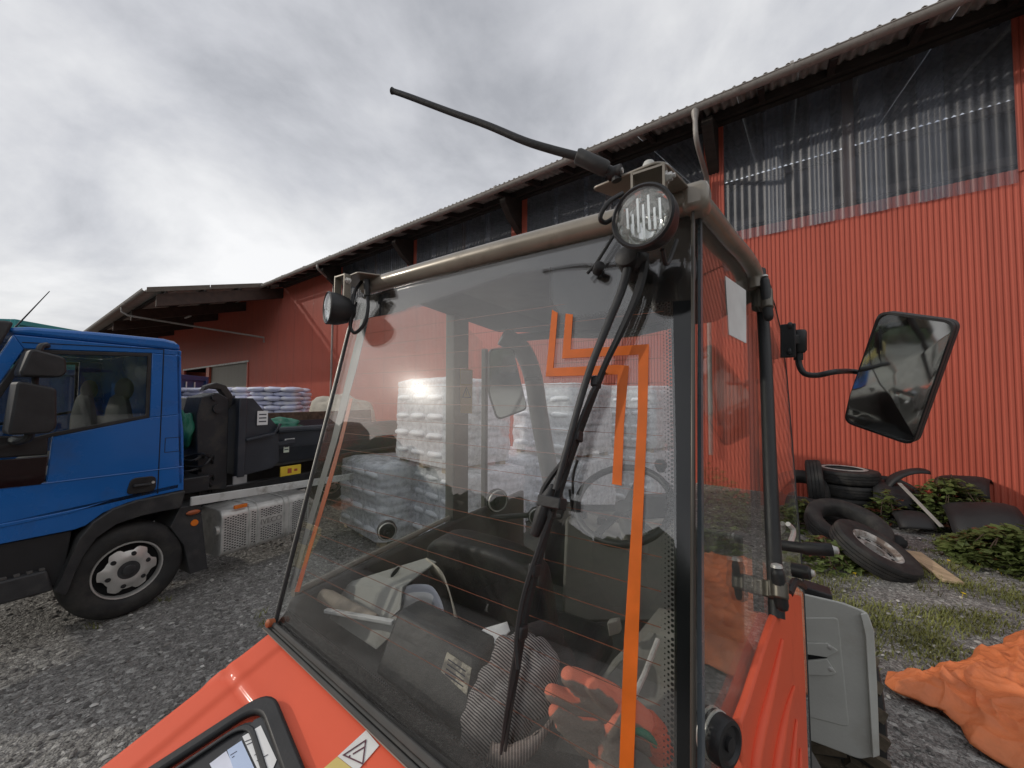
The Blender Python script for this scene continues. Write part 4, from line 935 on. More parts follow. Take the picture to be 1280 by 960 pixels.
# brambles: stems with leaves of three leaflets
def leaf_into(mb, p, d, up, s):
    d = d.normalized(); x = d.cross(up)
    if x.length < 1e-3: return
    x.normalize(); n_ = x.cross(d)
    w = s * .36
    mb.add([p, p + d * s * .35 + x * w + n_ * s * .05, p + d * s, p + d * s * .35 - x * w + n_ * s * .05, p + d * s * .5 - n_ * s * .04], [(0, 1, 4), (1, 2, 4), (2, 3, 4), (3, 0, 4)])
def bramble(label, c, r, h, n, seed, group=None, red=.03):
    t = thing('bramble', label, 'bramble', c, group=group); R = random.Random(seed)
    L1, L2, S = MB(), MB(), MB(); c = V(c)
    for i in range(n):
        a = R.uniform(0, 2 * pi); q = R.random() ** .6; R0_ = r * q
        f = 1 + .35 * noise.noise(V((cos(a) * 1.5, sin(a) * 1.5, seed)))
        p = c + V((cos(a) * R0_ * f * 1.25, sin(a) * R0_ * f * .8, h * (1 - q ** 2.2) * R.uniform(.35, 1.05) + .03))
        if i % 48 == 0:
            mid = c + (p - c) * .55 + Z * h * .55; S.tube(bez([c + V((R.uniform(-.3, .3) * r, R.uniform(-.3, .3) * r, 0)), mid, p], 4), .006, 5)
        az = R.uniform(0, 2 * pi); d = V((cos(az), sin(az), R.uniform(-.5, .25))); upv = V((R.uniform(-.5, .5), R.uniform(-.5, .5), 1)).normalized()
        m_ = L2 if R.random() < red else L1; s = R.uniform(.06, .12)
        leaf_into(m_, p, d, upv, s)
        for sg in (-1, 1):
            dd = (d.normalized() + sg * d.cross(upv).normalized() * 1.3); leaf_into(m_, p - d.normalized() * s * .05, dd, upv, s * .8)
    L1.build('leaves', LEAF, t, kind='stuff', smooth=180); L2.build('red_leaves', LEAFR, t, kind='stuff', smooth=180); S.build('stem', STEM, t)
    return t
def bp(u, v): q = gnd(u, v); return (q.x, q.y, 0)
bramble('big bramble bush climbing over the mudguards below the mirror', bp(1190, 658), .58, .70, 1300, 1)
bramble('tall bramble against the red wall above the arched mudguard', bp(1165, 634), .5, .85, 420, 2, red=.12)
bramble('bramble at the right edge of the view in front of the large mudguard', bp(1272, 706), .6, .42, 850, 3)
bramble('low bramble trailing onto the gravel behind the plank', bp(1232, 690), .42, .26, 480, 4)
bramble('small bramble sprouting between the tyre stack and the black mudguard', bp(1108, 655), .28, .5, 170, 5, red=.15)
bramble('weeds growing left of the leaning wheel beside the cab door edge', bp(1028, 705), .34, .28, 260, 6)
bramble('tuft of weeds by the standing tyre beside the glass door edge', bp(1003, 662), .25, .45, 150, 7)
bramble('bramble beyond the right edge of the view near the orange tarpaulin', (6.6, 3.6, 0), 1.1, .9, 1500, 8)
bramble('nettly bush further right along the red wall', (8.2, 4.2, 0), 1.0, 1.2, 1200, 9)
gr = MB()
def tuft(c, n, r, h):
    for i in range(n):
        a = rnd(0, 2 * pi); q = r * sqrt(random.random()); p = V((c.x + cos(a) * q, c.y + sin(a) * q, 0)); az = rnd(0, 2 * pi); hh = h * rnd(.5, 1.2); w = rnd(.003, .006)
        d = V((cos(az), sin(az), 0)); s = V((-d.y, d.x, 0)) * w
        gr.add([p - s, p + s, p + d * hh * .35 + Z * hh * .7 + s * .6, p + d * hh * .35 + Z * hh * .7 - s * .6, p + d * hh * .9 + Z * hh], [(0, 1, 2, 3), (3, 2, 4)])
for i in range(620):
    u, v = rnd(1010, 1300), rnd(672, 830)
    dens = noise.noise(V((u * .018, v * .03, 1.5))) + (1 if (u - 1010) * .35 + (750 - v) > 75 else 0) * .35 + (.15 if 1130 < u < 1250 and 770 < v < 830 else 0)
    if dens < .12: continue
    tuft(gnd(u, v), 22, .13, rnd(.02, .065))
for u, v in ((325, 770), (205, 752), (118, 785), (330, 782)): tuft(gnd(u, v), 14, .05, .05)
for i in range(160): tuft(V((rnd(4.2, 9), rnd(1.2, 4.6), 0)), 24, .13, rnd(.04, .1))
gr.build('grass', GRASS, kind='stuff', smooth=180)
fl = MB()
for k in range(7):
    a = 2 * pi * k / 7; fl.add([(0, 0, .085), (.022 * cos(a - .4), .022 * sin(a - .4), .098), (.034 * cos(a), .034 * sin(a), .097), (.022 * cos(a + .4), .022 * sin(a + .4), .098)], [(0, 1, 2, 3)])
fl.tube([(0, 0, 0), (.004, .003, .085)], .0025, 5)
fme = fl.mesh('yellow_flower', FLOW)
FLAB = ('yellow weed flower alone on the gravel in front of the leaning wheel', 'yellow weed flower close to the glass door edge beside the mudguard', 'yellow weed flower low on the right beyond the end of the plank', 'yellow weed flower poking out of the bramble right of the plank', 'yellow weed flower just right of the one right of the plank', 'yellow weed flower at the front edge of the bramble beyond the plank end', 'yellow weed flower nearest to the orange tarpaulin', 'yellow weed flower high in the bramble near the wall', 'topmost yellow weed flower at the right edge by the large mudguard', 'yellow weed flower in the middle of the big bramble', 'yellow weed flower touching the side of the pale plank')
for i, (u, v) in enumerate(((1070, 723), (1019, 722), (1252, 718), (1227, 690), (1245, 697), (1225, 708), (1202, 748), (1230, 655), (1275, 625), (1243, 664), (1184, 705))):
    o = bpy.data.objects.new('yellow_flower', fme); COL.objects.link(o); q = gnd(u, v); o.location = (q.x, q.y, 0); o.rotation_euler = (rnd(-.25, .25), rnd(-.25, .25), rnd(0, 6)); o.scale = [rnd(.5, .75)] * 3; tag(o, FLAB[i], 'flower', 'yellow weed flowers')

# orange tarpaulin heaped on the gravel
def ridge(p, f, seed):
    n_ = noise.noise(V((p.x * f, p.y * f, seed))); return 1 - abs(n_) * 2
TARP_EDGE = [(1107, 848), (1128, 846), (1150, 846), (1180, 838), (1210, 826), (1240, 812), (1280, 796)]
edge_far = [gnd(u, v) for u, v in TARP_EDGE] + [V((5.0, 3.45, 0)), V((5.6, 3.1, 0))]
edge_near = [gnd(1108, 862), gnd(1122, 876), gnd(1145, 885), gnd(1175, 897), gnd(1196, 915), gnd(1212, 940), V((2.75, 1.85, 0)), V((3.3, 1.5, 0)), V((4.3, 1.4, 0))]
def poly_at(L, t):
    x = t * (len(L) - 1); i = min(int(x), len(L) - 2); return L[i].lerp(L[i + 1], x - i)
def tarp(u, v):
    a, b_ = poly_at(edge_far, u), poly_at(edge_near, u); p = a.lerp(b_, v)
    body = (4 * v * (1 - v)) ** .6
    big = .05 * body * min(1, u * 1.6) + .12 * max(0, u - .45) * body
    q_ = V((p.x * .82 + p.y * .3, (p.y * .82 - p.x * .3) * 2.6, 0))
    fold = .075 * max(0, ridge(q_, .9, 2.2)) ** 2.5 + .03 * max(0, ridge(q_ + V((noise.noise(p * 2) * .4, 0, 0)), 2.1, 6.2)) ** 3 + .03 * max(0, ridge(p, 1.5, 2.2) - .35) + .03 * max(0, ridge(V((p.x * 1.5, p.y * .6, 0)), 3.0, 5.1)) ** 3 + .025 * max(0, ridge(V((p.x * .5 + p.y, p.y * 1.2 - p.x, 0)), 3.8, 9.1)) ** 4 + .012 * max(0, ridge(V((p.x * .8, p.y * 1.3, 0)), 7, 7)) ** 2 + .003 * ridge(p, 15, 3)
    z = .012 + big + fold * (.35 + .65 * body)
    sl_ = V((noise.noise(p * 3.1), noise.noise(p * 3.1 + V((7, 3, 1))), 0)) * .05
    return V((p.x, p.y, max(.012, z))) + sl_ * (1 if 0 < v < 1 else .4)
o = cloth('orange_tarpaulin', tarp, 260, 150, TARPM, None, .005)
tag(o, 'crumpled bright orange tarpaulin spread on the gravel at the lower right', 'tarpaulin')
# pale yellow van parked across the yard, seen in the mirror
def small_van(c, ang):
    t = thing('parked_van', 'pale yellow van parked across the yard, seen in the side mirror', 'van', c, (0, 0, ang))
    L, Wd = 4.3, 1.75
    side = [(-2.1, .35), (2.1, .35), (2.15, .75), (2.05, 1.0), (1.1, 1.12), (.55, 1.72), (.3, 1.82), (-2.0, 1.82), (-2.12, 1.6), (-2.15, .7)]
    b = MB(); b.prism([V((x, -Wd / 2, z)) for x, z in side], V((0, Wd, 0))); b.build('body', CREAMVAN, t, local=True, bevel=.05)
    for sg in (-1, 1):
        for q in ([(.98, 1.12), (.5, 1.64), (.2, 1.66), (.2, 1.12)], [(.08, 1.12), (.08, 1.66), (-.75, 1.66), (-.75, 1.12)], [(-.9, 1.12), (-.9, 1.66), (-1.85, 1.62), (-1.85, 1.12)]):
            b = MB(); b.prism([V((x, sg * (Wd / 2 - .002), z)) for x, z in q], V((0, sg * .012, 0))); b.build('window', PANE, t, local=True)
        for x in (-1.35, 1.3):
            b = MB(); b.lathe([(.2, -.1), (.31, -.09), (.31, .09), (.2, .1)], (x, sg * (Wd / 2 - .08), .31), V((0, sg, 0)), 20); w = b.build('wheel', RUB, t, local=True); b = MB(); b.lathe([(.2, .08), (.1, .1), (0, .1)], (x, sg * (Wd / 2 - .08), .31), V((0, sg, 0)), 16); b.build('rim', ALU, w, local=True)
    b = MB(); b.prism([V((1.12, -.75, 1.13)), V((.58, -.68, 1.70)), V((.58, .68, 1.70)), V((1.12, .75, 1.13))], V((.02, 0, .02))); b.build('windscreen', PANE, t, local=True)
small_van((-17, 3.2, 0), radians(84))

# ================================================================== TRACTOR
tractor = thing('tractor', 'orange compact tractor with taupe framed glass cab seen from its right rear corner', 'tractor', (.15, 1.35, 0))
LT, AXD = V((-.829, .559, 0)), V((.559, .829, 0))            # left across the cab, forward
TR = at(862, 253, .73); DV = V((-.13, -.28, -1.02)); TL = TR + LT * 1.05; BR = TR + DV; BL = TL + DV
NW = LT.cross(DV).normalized()
if NW.y > 0: NW = -NW
SD = V((.707, .707, 0)); NS = SD.cross(DV).normalized()
if NS.x < 0: NS = -NS
LD = V((.437, .9, 0)); NL = LD.cross(DV).normalized()
if NL.x > 0: NL = -NL
M0 = (BL + BR) / 2; M0.z = 0
def tr(x, y, z): return M0 - LT * x + AXD * y + Z * z        # right, forward, up
def wq(u, v, o=0.0): return hit(u, v, TR + NW * o, NW)
def sq(u, v, o=0.0): return hit(u, v, TR + NS * o, NS)
def lq(u, v, o=0.0): return hit(u, v, TL + NL * o, NL)
CX = (-LT, AXD, Z)
def part(b, name, m, parent=tractor, **k): return b.build(name, m, parent, **k)

# --- rear window pane with its black print, heating wires and tape
b = MB(); b.prism([wq(u, v) for u, v in [(374, 660), (410, 519), (437, 410), (447, 372), (864, 262), (866, 700), (868, 1219), (345, 777)]], NW * -.006)
rw = part(b, 'rear_window', GLASSR, smooth=None)
IN = -.0072
def wpoly(name, pts, m, o=IN, th=.0008, parent=rw, **k): b = MB(); b.prism([wq(u, v, o) for u, v in pts], NW * -th); return part(b, name, m, parent, smooth=None, **k)
def rows_(*P): return P
fr = MB()
for P in ([(447, 373), (863, 263), (864, 300), (690, 333), (640, 341), (486, 393), (443, 400)],
          [(690, 333.2), (864, 300.2), (864.5, 374), (838, 376), (780, 386), (735, 393), (715, 395), (700, 391), (691, 378)],
          [(838, 376.2), (864.5, 374.2), (867, 700), (868, 1177), (842, 1150), (843, 800), (842, 560)],
          [(341, 786), (358, 764), (430, 819), (500, 874), (608, 958), (842, 1140), (842, 1158)]):
    fr.prism([wq(u, v, IN) for u, v in P], NW * -.0008)
part(fr, 'black_print', FRIT, rw, smooth=None)
wpoly('edge_print', [(841, 377), (864.8, 375), (867, 700), (868, 1205), (846, 1190), (846, 800), (845, 560)], mat('black_edge_print', (.008, .009, .010), .12, spec=.55), .001)
b = MB(); b.ellip(wq(850, 338, -.03), (.03, .006, .072), (LT, NW, DV.normalized()), seg=24); part(b, 'speaker_pod', BLK, tractor)
dots = MB()
ex, ey = LT, DV.normalized()
def dot(p, r): dots.add([p + ex * r * cos(k * pi / 3) + ey * r * sin(k * pi / 3) for k in range(6)], [tuple(range(6))])
def dotline(pts, step, rws, rmax, side):
    P = [wq(u, v, IN - .0003) for u, v in pts]
    for i in range(len(P) - 1):
        d = P[i + 1] - P[i]; L = d.length; d.normalize(); q = d.cross(NW) * side
        for k in range(int(L / step)):
            for j in range(rws): dot(P[i] + d * (k * step + (step / 2 if j % 2 else 0)) + q * (step * .75 * (j + .5)), rmax * (1 - .28 * j))
dotline([(838, 377), (842, 560), (843, 800), (842, 1140)], .0068, 4, .0025, 1)
dotline([(715, 395), (735, 393), (780, 386), (838, 376)], .0068, 3, .0025, 1)
dotline([(490, 392), (640, 341), (690, 333)], .0068, 2, .0025, 1)
dotline([(691, 333), (691, 378)], .0068, 2, .0025, 1)
dotline([(360, 765), (430, 820), (500, 875), (608, 959), (842, 1141)], .0068, 2, .0025, -1)
part(dots, 'print_dots', FRIT, rw, smooth=None, kind='stuff')
WIRE = mat('brown_heating_wire', (.20, .055, .02), .6, amt=.1)
hw = MB()
lft = lambda v: 443 - (v - 400) * .245 + 10
for k in range(17):
    q0 = wq(620, 393, IN) + DV.normalized() * .0475 * k
    # follow the line across from the left bus bar to the right print
    a0 = q0 + LT * .9; s0, s1 = q0 + LT * .02, q0
    best = None
    for s in range(-60, 110):
        P = q0 + LT * (s * .01); d = P - CAM; u = 640 + FP * d.dot(RT) / d.dot(FW); v = 480 - FP * d.dot(UP) / d.dot(FW)
        if u > lft(v) + 6 and u < (686 if v < 380 else 830):
            if best is None: best = [P, P]
            best[1] = P
    if best: hw.beam(best[0], best[1], .0011, .0006, NW)
part(hw, 'heating_wire', WIRE, rw, smooth=None, kind='stuff')
wpoly('bus_bar', [(437, 498), (441, 498), (428, 552), (410, 618), (388, 690), (374, 740), (368, 740), (384, 688), (405, 616), (424, 550)], mat('dull_orange_print', (.42, .085, .02), .5))
wpoly('edge_tint', [(452, 395), (462, 393), (446, 460), (436, 496), (420, 556), (380, 690), (368, 735), (360, 735), (374, 688), (414, 550)], mat('grey_edge_tint', (.16, .165, .16), .5), IN - .002)
T1 = [(690, 387), (697, 391), (691.5, 460), (771, 456), (786, 457), (780, 530), (777, 607), (765, 605), (769, 530), (772, 468), (682, 470.5)]
T2 = [(707, 392), (716, 393), (713, 437), (811, 430), (809, 520), (803, 660), (798, 800), (791, 985), (773, 985), (780, 800), (789, 660), (797, 520), (798, 443), (702.5, 448)]
wpoly('tape_stripe', T1, TAPE, .0012); wpoly('tape_stripe', T2, TAPE, .0012)
# --- trims round the window
b = MB(); b.beam(wq(866.5, 262, .004), wq(866, 1178, .004), .006, .012, NW); part(b, 'window_trim', mat('dark_bronze_trim', (.075, .068, .058), .35, metal=.3), tractor, bevel=.002)
b = MB(); b.tube([wq(343, 783), wq(374, 660), wq(410, 519), wq(437, 410), wq(445, 378)], .0058, 6); part(b, 'window_edge', BLK, rw)
b = MB(); b.tube([wq(340.5, 783, -.002), wq(371.5, 660, -.002), wq(407.5, 519, -.002), wq(435, 410, -.002)], .0014, 6); part(b, 'edge_chrome', ALU, rw)
SEAL = mat('ribbed_window_rubber', (.075, .074, .070), .8, nscale=10, amt=.2, dirt=(.11, .1, .09), dscale=8)
sl0, sl1 = wq(347, 778.5, -.002), wq(866, 1219, -.002)
dn = (V((0, 0, -1)) - AXD * .7).normalized(); SE = (sl1 - sl0).normalized(); sn_ = SE.cross(dn).normalized()
k0, k1 = hit(330.5, 786, sl0, sn_), hit(512, 961, sl0, sn_); k1 = k0 + (k1 - k0) * 2.2
def seg(f): return sl0.lerp(k0, f), sl1.lerp(k1, f)
b = MB()
for f0, f1, hh_ in ((.02, .36, .012), (.40, .60, .009), (.64, .92, .012)):
    (a0, a1), (c0_, c1_) = seg(f0), seg(f1); b.prism([a0, a1, c1_, c0_], sn_ * (hh_ if sn_.z > 0 else -hh_))
seal = part(b, 'window_seal', SEAL, bevel=.003)
b = MB(); (a0, a1), (c0_, c1_) = seg(.94), seg(1.0); b.prism([a0, a1, c1_, c0_], sn_ * (.008 if sn_.z > 0 else -.008)); part(b, 'seal_lip', mat('dusty_lip', (.3, .27, .23), .8), seal)
b = MB(); (a0, a1), (c0_, c1_) = seg(.0), seg(1.0); b.prism([a0, a1, c1_, c0_], sn_ * (.002 if sn_.z > 0 else -.002)); part(b, 'seal_web', BLK, seal)
b = MB(); b.lathe([(.010, 0), (.010, .016), (.004, .02)], wq(342, 778, .004), NW, 12); part(b, 'corner_clip', mat('rust_orange_clip', (.45, .13, .05), .6), tractor)

# --- engine cover behind the cab
hB = k0
hdir = (AXD * -.325 + Z * -.112).normalized(); hx = (k1 - k0).normalized(); hdir = (hdir - hx * hdir.dot(hx) * .0).normalized(); hn = hx.cross(hdir).normalized()
if hn.z < 0: hn = -hn
def hq(u, v, o=0.0): return hit(u, v, hB + hn * o, hn)
def hl(p): d = p - hB; return d.dot(hx), d.dot(hdir)
c1 = hl(hq(276, 838)); c2 = hl(hq(310, 880)); c3 = hl(hq(120, 957))
def sstep(a, b, x): t = max(0, min(1, (x - a) / (b - a))); return t * t * (3 - 2 * t)
HWD = 1.06
def hood(u, v):
    x = HWD * (u + .0 * sin(2 * pi * u)); y = .95 * v
    z = 0
    ed = min(x, HWD - x); z -= .045 * (1 - sstep(0, .05, ed)) ** 2
    z += .006 * sstep(.0, .02, .055 - abs(x - .06))      # rolled shoulder along the side
    # pressed panel: a step down inside the border line
    dx_, dy_ = min(x - c1[0] + .004, HWD - c1[0] - x), y - c1[1] + .006
    k = min(dx_, dy_)
    if dx_ > 0 and dy_ > 0 and dx_ < .06 and dy_ < .06: k = .06 - sqrt((.06 - dx_) ** 2 + (.06 - dy_) ** 2)
    z += .0022 * math.exp(-((k + .014) / .014) ** 2) - .006 * math.exp(-((k - .004) / .007) ** 2) - .003 * sstep(0, .02, k)
    return hB + hx * x + hdir * y + hn * z
b = MB(); b.grid(hood, 150, 130); hood_o = part(b, 'engine_cover', ORANGE, smooth=180)
sk = MB()
for x in (0.0, HWD): sk.prism([hB + hx * x - hn * .044, hB + hx * x + hdir * .95 - hn * .044, hB + hx * x + hdir * .95 - Z * .5, hB + hx * x - Z * .5], hx * (.01 if x == 0 else -.01))
sk.prism([hB + hdir * .945 - hn * .01, hB + hdir * .945 + hx * HWD - hn * .01, hB + hdir * .945 + hx * HWD - Z * .5, hB + hdir * .945 - Z * .5], hdir * -.01)
part(sk, 'cover_side', ORANGE, hood_o)
# warning sticker
def on_hood(name, pts, m, o, parent, th=.0006): b = MB(); b.prism([hq(u, v, o) for u, v in pts], hn * th); return part(b, name, m, parent, smooth=None)
stk = on_hood('warning_sticker', [(457.8, 912.8), (474, 932), (446, 964.5), (422, 945.6)], mat('white_sticker', (.78, .77, .74), .4), .0015, hood_o)
on_hood('yellow_panel', [(421.6, 946), (445.6, 965), (424, 990), (396, 968)], mat('pale_yellow_sticker', (.72, .56, .18), .4), .0015, stk)
S0, S1, S2 = hq(458, 924, .003), hq(454, 956, .003), hq(428, 944, .003)
tb = MB(); cen = (S0 + S1 + S2) / 3; tri = [S0, S1, S2]; tb.ring(tri, [cen + (p - cen) * .84 for p in tri], hn * .0006); ex_a = (hq(455, 934, .003), hq(441, 942.5, .003)); tb.beam(*ex_a, .0022, .0006, hn); tb.box(hq(437, 945, .003), (.0026, .0026, .0006), (hx, hdir, hn)); part(tb, 'warning_triangle', mat('dark_red_print', (.12, .03, .05), .5), stk, smooth=None)

# --- roof frame
BARP = [at(462, 362, 1.315), TR + LT * .95, TR + LT * .5 + Z * .004, TR + LT * .1, TR + LT * .0]
BARP = [TL + LT * .0, TL - LT * .2 + Z * .002, TR + LT * .5 + Z * .004, TR + LT * .12, TR - LT * .01]
b = MB(); b.tube(bez(BARP, 6), .0265, 20); rail = part(b, 'roof_rail', TAUPE, smooth=60)
b = MB(); b.box(TR - LT * .012 + V((0, 0, .0)), (.05, .058, .058), CX); part(b, 'rail_end_block', TAUPE, rail, bevel=.014)
PT = [sq(872, 250, .012), sq(893, 275, .014), sq(914, 301, .015), sq(931, 320, .015), sq(943, 340, .015), sq(946, 360, .014)]
b = MB(); b.tube(bez(PT, 6), [.024] + [.0185] * (len(bez(PT, 6)) - 1), 16); part(b, 'side_rail', TAUPE, smooth=60)
b = MB(); pp = [sq(950, 338, .014), sq(957, 450, .013), sq(964, 620, .013), sq(971, 772, .013)]
b.tube(bez(pp, 4), .0145, 10); pil = part(b, 'door_pillar', BLK, smooth=50)
def hinge(u0, v0, u1, v1, bu, bv0, bv1, ul):
    b = MB(); p0, p1 = sq(u0, v0, .034), sq(u1, v1, .034); d = (p1 - p0).normalized(); L = (p1 - p0).length
    b.lathe([(.004, 0), (.010, .004), (.012, .012), (.012, L - .012), (.010, L - .004), (.004, L)], p0, d, 16); h = part(b, 'door_hinge', BLK, smooth=50)
    b = MB(); b.lathe([(.0105, .0), (.009, -.005), (0, -.008)], p0, d, 14); part(b, 'hinge_cap', STEEL, h)
    q0, q1 = sq(bu, bv0, .034), sq(bu + 1, bv1, .034); m0, m1 = sq(ul, bv0, .012), sq(ul + 1, bv1, .012)
    b = MB(); b.tube([q0, q1], .0145, 14); b.tube([m0, m1], .0175, 14); b.beam((q0 + m0) / 2, (q1 + m1) / 2, .03, .022, NS); part(b, 'hinge_clamp', mat('satin_taupe_clamp', (.16, .145, .12), .4, metal=.6), h, bevel=.003)
    return h
hinge(955, 347, 961, 401, 958, 363, 386, 948)
hinge(971, 709, 978, 764, 974, 726, 748, 965)
# --- side glass (frameless door), with edge and notice
SG = [(872, 256), (900, 284), (925, 314), (943, 332), (957, 350), (968, 382), (976, 415), (983, 470), (990, 560), (998, 660), (1004, 740), (1009, 850), (1013, 960), (1017, 1080), (880, 1180)]
b = MB(); b.prism([sq(u, v) for u, v in SG], NS * -.005); sg = part(b, 'side_glass', GLASSS, smooth=None)
b = MB(); b.tube([sq(u, v, -.002) for u, v in SG[3:-1]], .0034, 8); part(b, 'glass_edge_seal', BLK, sg)
b = MB(); b.beam(sq(875, 262, .0), sq(877, 1178, .0), .010, .006, NS); part(b, 'glass_front_edge', mat('bluish_glass_edge', (.11, .13, .145), .25, spec=.8), sg)
b = MB(); b.prism([sq(u, v, .0015) for u, v in [(907, 345), (932.5, 363), (933, 429), (911.5, 418)]], NS * -.0008); ntc = part(b, 'paper_notice', mat('white_notice', (.8, .8, .78), .7), sg, smooth=None)
b = MB(); b.tube([sq(971, 684, .0), hit(1030, 686, sq(971, 684), (AXD * 1.0).normalized())], .012, 12)
hp0 = sq(975, 681, .0); hp1 = hp0 + NS * .11 + V((.0, .02, 0))
b = MB(); b.tube([hp0, hp0 + NS * .045, hp0 + NS * .047, hp1], [.012, .012, .0145, .0145], 14); hdl = part(b, 'door_handle', BLK, smooth=40)
b = MB(); b.lathe([(.011, 0), (.009, .004), (.008, .010), (.004, .012)], hp1, NS, 12); part(b, 'handle_tip', STEEL, hdl)
b = MB(); b.tube(bez([sq(985, 655, .006), sq(992, 664, .012), hp0 + NS * .02 + Z * .006], 4), .006, 8); part(b, 'handle_rod', STEEL, hdl)
b = MB(); hp2 = sq(990, 712, .0); b.lathe([(.017, 0), (.017, .035), (.012, .04)], hp2, NS, 14); part(b, 'striker', BLK)
b = MB(); b.lathe([(.009, .04), (.007, .046), (0, .048)], hp2, NS, 12); part(b, 'striker_bolt', STEEL)
b = MB(); b.tube(bez([sq(986, 742, .01), sq(994, 727, .012), sq(1004, 733, .012)], 5), .009, 8); part(b, 'door_seal_end', BLK)
# --- orange bodywork and filter seen through the side glass
b = MB()
def inner(u, v, o=.016): return sq(u, v, o)
b.prism([inner(u, v) for u, v in [(986, 742), (1002, 745), (1007, 850), (1011, 960), (1015, 1090), (924, 1090), (931, 960), (927, 903), (938, 872), (953, 822), (968, 776)]], NS * -.014)
ob = part(b, 'inner_body_panel', ORANGE, bevel=.004)
def rib(pts, w0, w1):
    P = bez([inner(u, v, .018) for u, v in pts], 6); m = MB(); n = len(P)
    m.tube(P, [w0 + (w1 - w0) * min(1, i / (n * .5)) for i in range(n)], 8); part(m, 'louvre', ORANGE, ob, smooth=60)
rib([(978, 800), (972, 826), (962, 868), (950, 915), (942, 965), (938, 1060)], .003, .010)
rib([(993, 858), (985, 882), (976, 920), (968, 970), (964, 1060)], .002, .009)
rib([(996, 900), (993, 925), (989, 970), (986, 1060)], .002, .006)
rib([(1001, 935), (1000, 960), (998, 1060)], .001, .005)
fc = sq(905, 926, .008)
b = MB(); fa = (NS * .95 - AXD * .25).normalized(); b.lathe([(.0, -.03), (.028, -.03), (.030, -.026), (.030, .004), (.028, .009), (.023, .010), (.020, .006), (.009, .006), (.009, .011), (0, .012)], fc, fa, 32); fl_ = part(b, 'filter_housing', BLK, smooth=40)
for o_ in (-.022, -.013):
    b = MB(); b.lathe([(.029, o_), (.0315, o_ + .001), (.0315, o_ + .004), (.029, o_ + .005)], fc, fa, 32); part(b, 'filter_band', STEEL, fl_, smooth=40)

# --- work lamps on brackets
def lamp(face, axis, r, plate_pts, cap_uv, capY):
    ax_ = V(axis).normalized()
    b = MB(); b.lathe([(r * 1.0, -.002), (r, -.016), (r * .97, -.03), (r * .80, -r * 1.1), (r * .45, -r * 1.5), (0, -r * 1.52)], face, ax_, 36, caps=False)
    b.lathe([(r * 1.0, -.004), (r * 1.02, .004), (r * .95, .007), (r * .86, .004), (r * .86, -.006)], face, ax_, 36, caps=False); L = part(b, 'work_lamp', BLK, smooth=40)
    b = MB(); b.lathe([(r * .88, .0), (r * .6, -r * .38), (r * .25, -r * .5), (0, -r * .52)], face, ax_, 40, caps=False); part(b, 'reflector', CHROME, L, smooth=30)
    x, y, _ = frame_of(ax_); b = MB(); R = random.Random(3)
    for i in range(7):
        xx = (-.33 + .11 * i) * r * 1.6; h = r * (.55 if 1 < i < 5 else .34); yy = -.12 * r * (1 if i % 2 else -1)
        b.beam(face + x * xx + y * (yy - h) - ax_ * r * .12, face + x * xx + y * (yy + h) - ax_ * r * .12, r * .075, r * .06, ax_)
    for i in range(30):
        a = R.uniform(0, 6.28); q = r * R.uniform(.55, .8); b.ellip(face + x * q * cos(a) + y * q * sin(a) - ax_ * r * .16, (r * .05, r * .05, r * .03), seg=6, rings=4)
    b.ellip(face - ax_ * r * .3, (r * .16, r * .16, r * .16), seg=12, rings=8)
    part(b, 'reflector_facets', CHROME, L, smooth=40)
    b = MB(); b.lathe([(r * .90, .0), (r * .88, .005), (r * .5, .009), (0, .010)], face, ax_, 36); part(b, 'lens', GLASSL, L, smooth=60)
    return L
rf = at(803, 271, .615); la = (-AXD + V((-.10, .05, -.10)))
LR = lamp(rf, la, .052, None, None, None)
lf = at(411, 385, 1.20); LL = lamp(lf, -AXD + V((-.32, .1, 0)), .052, None, None, None)
def plate(pts, z, th=.005): b = MB(); P = [hit(u, v, V((0, 0, z)), Z) for u, v in pts]; b.prism(roundpoly(P, .012), Z * th); return part(b, 'lamp_bracket', TAUPE, bevel=.0015)
plr = plate([(739, 237), (773, 223), (818, 204.5), (833, 205), (862, 236), (856, 246), (800, 258)], TR.z + .016)
pll = plate([(419, 352), (447, 341), (485, 346), (474, 360), (430, 358)], TR.z + .016)
def cap(u, v, z, r, m, parent): P = hit(u, v, V((0, 0, z)), Z); b = MB(); b.lathe([(r, 0), (r, r * .9), (r * .8, r * 1.3), (0, r * 1.4)], P, Z, 14); part(b, 'bolt_cap', m, parent); return P
CAPM2 = mat('chalky_cap', (.55, .55, .52), .6)
P = cap(811, 212, TR.z + .021, .0105, CAPM2, plr); cap(424, 354, TR.z + .021, .010, CAPM2, pll)
# stirrups holding the lamps under their brackets
xr = -LT
for face, Lm, pl in ((rf, LR, plr), (lf, LL, pll)):
    top = face + AXD * .045; zt = TR.z + .015
    b = MB(); w = .027
    for sg in (-1, 1): b.beam(V((top.x, top.y, face.z + .03)) + xr * w * sg, V((top.x, top.y, zt)) + xr * w * sg, .024, .004, xr)
    b.beam(V((top.x, top.y, zt - .003)) - xr * w, V((top.x, top.y, zt - .003)) + xr * w, .024, .004); s_ = part(b, 'stirrup', TAUPE, pl)
    b = MB(); bp_ = V((top.x, top.y, zt - .022)) + xr * (w + .002); b.lathe([(.011, 0), (.011, .003), (.0075, .003), (.0075, .01), (.004, .01), (.004, .015)], bp_, xr, 6); part(b, 'stirrup_bolt', STEEL, s_)
def cable(pts, r=.0042, name='lamp_cable', parent=tractor): b = MB(); b.tube(bez(pts, 7), r, 8); return part(b, name, BLK, parent, smooth=60)
cable([at(u, v, Y) for u, v, Y in ((452, 352, 1.28), (443, 366, 1.24), (440, 388, 1.22), (438, 408, 1.22), (444, 416, 1.22), (455, 405, 1.22), (460, 385, 1.23), (459, 362, 1.26))], .0055, parent=LL)
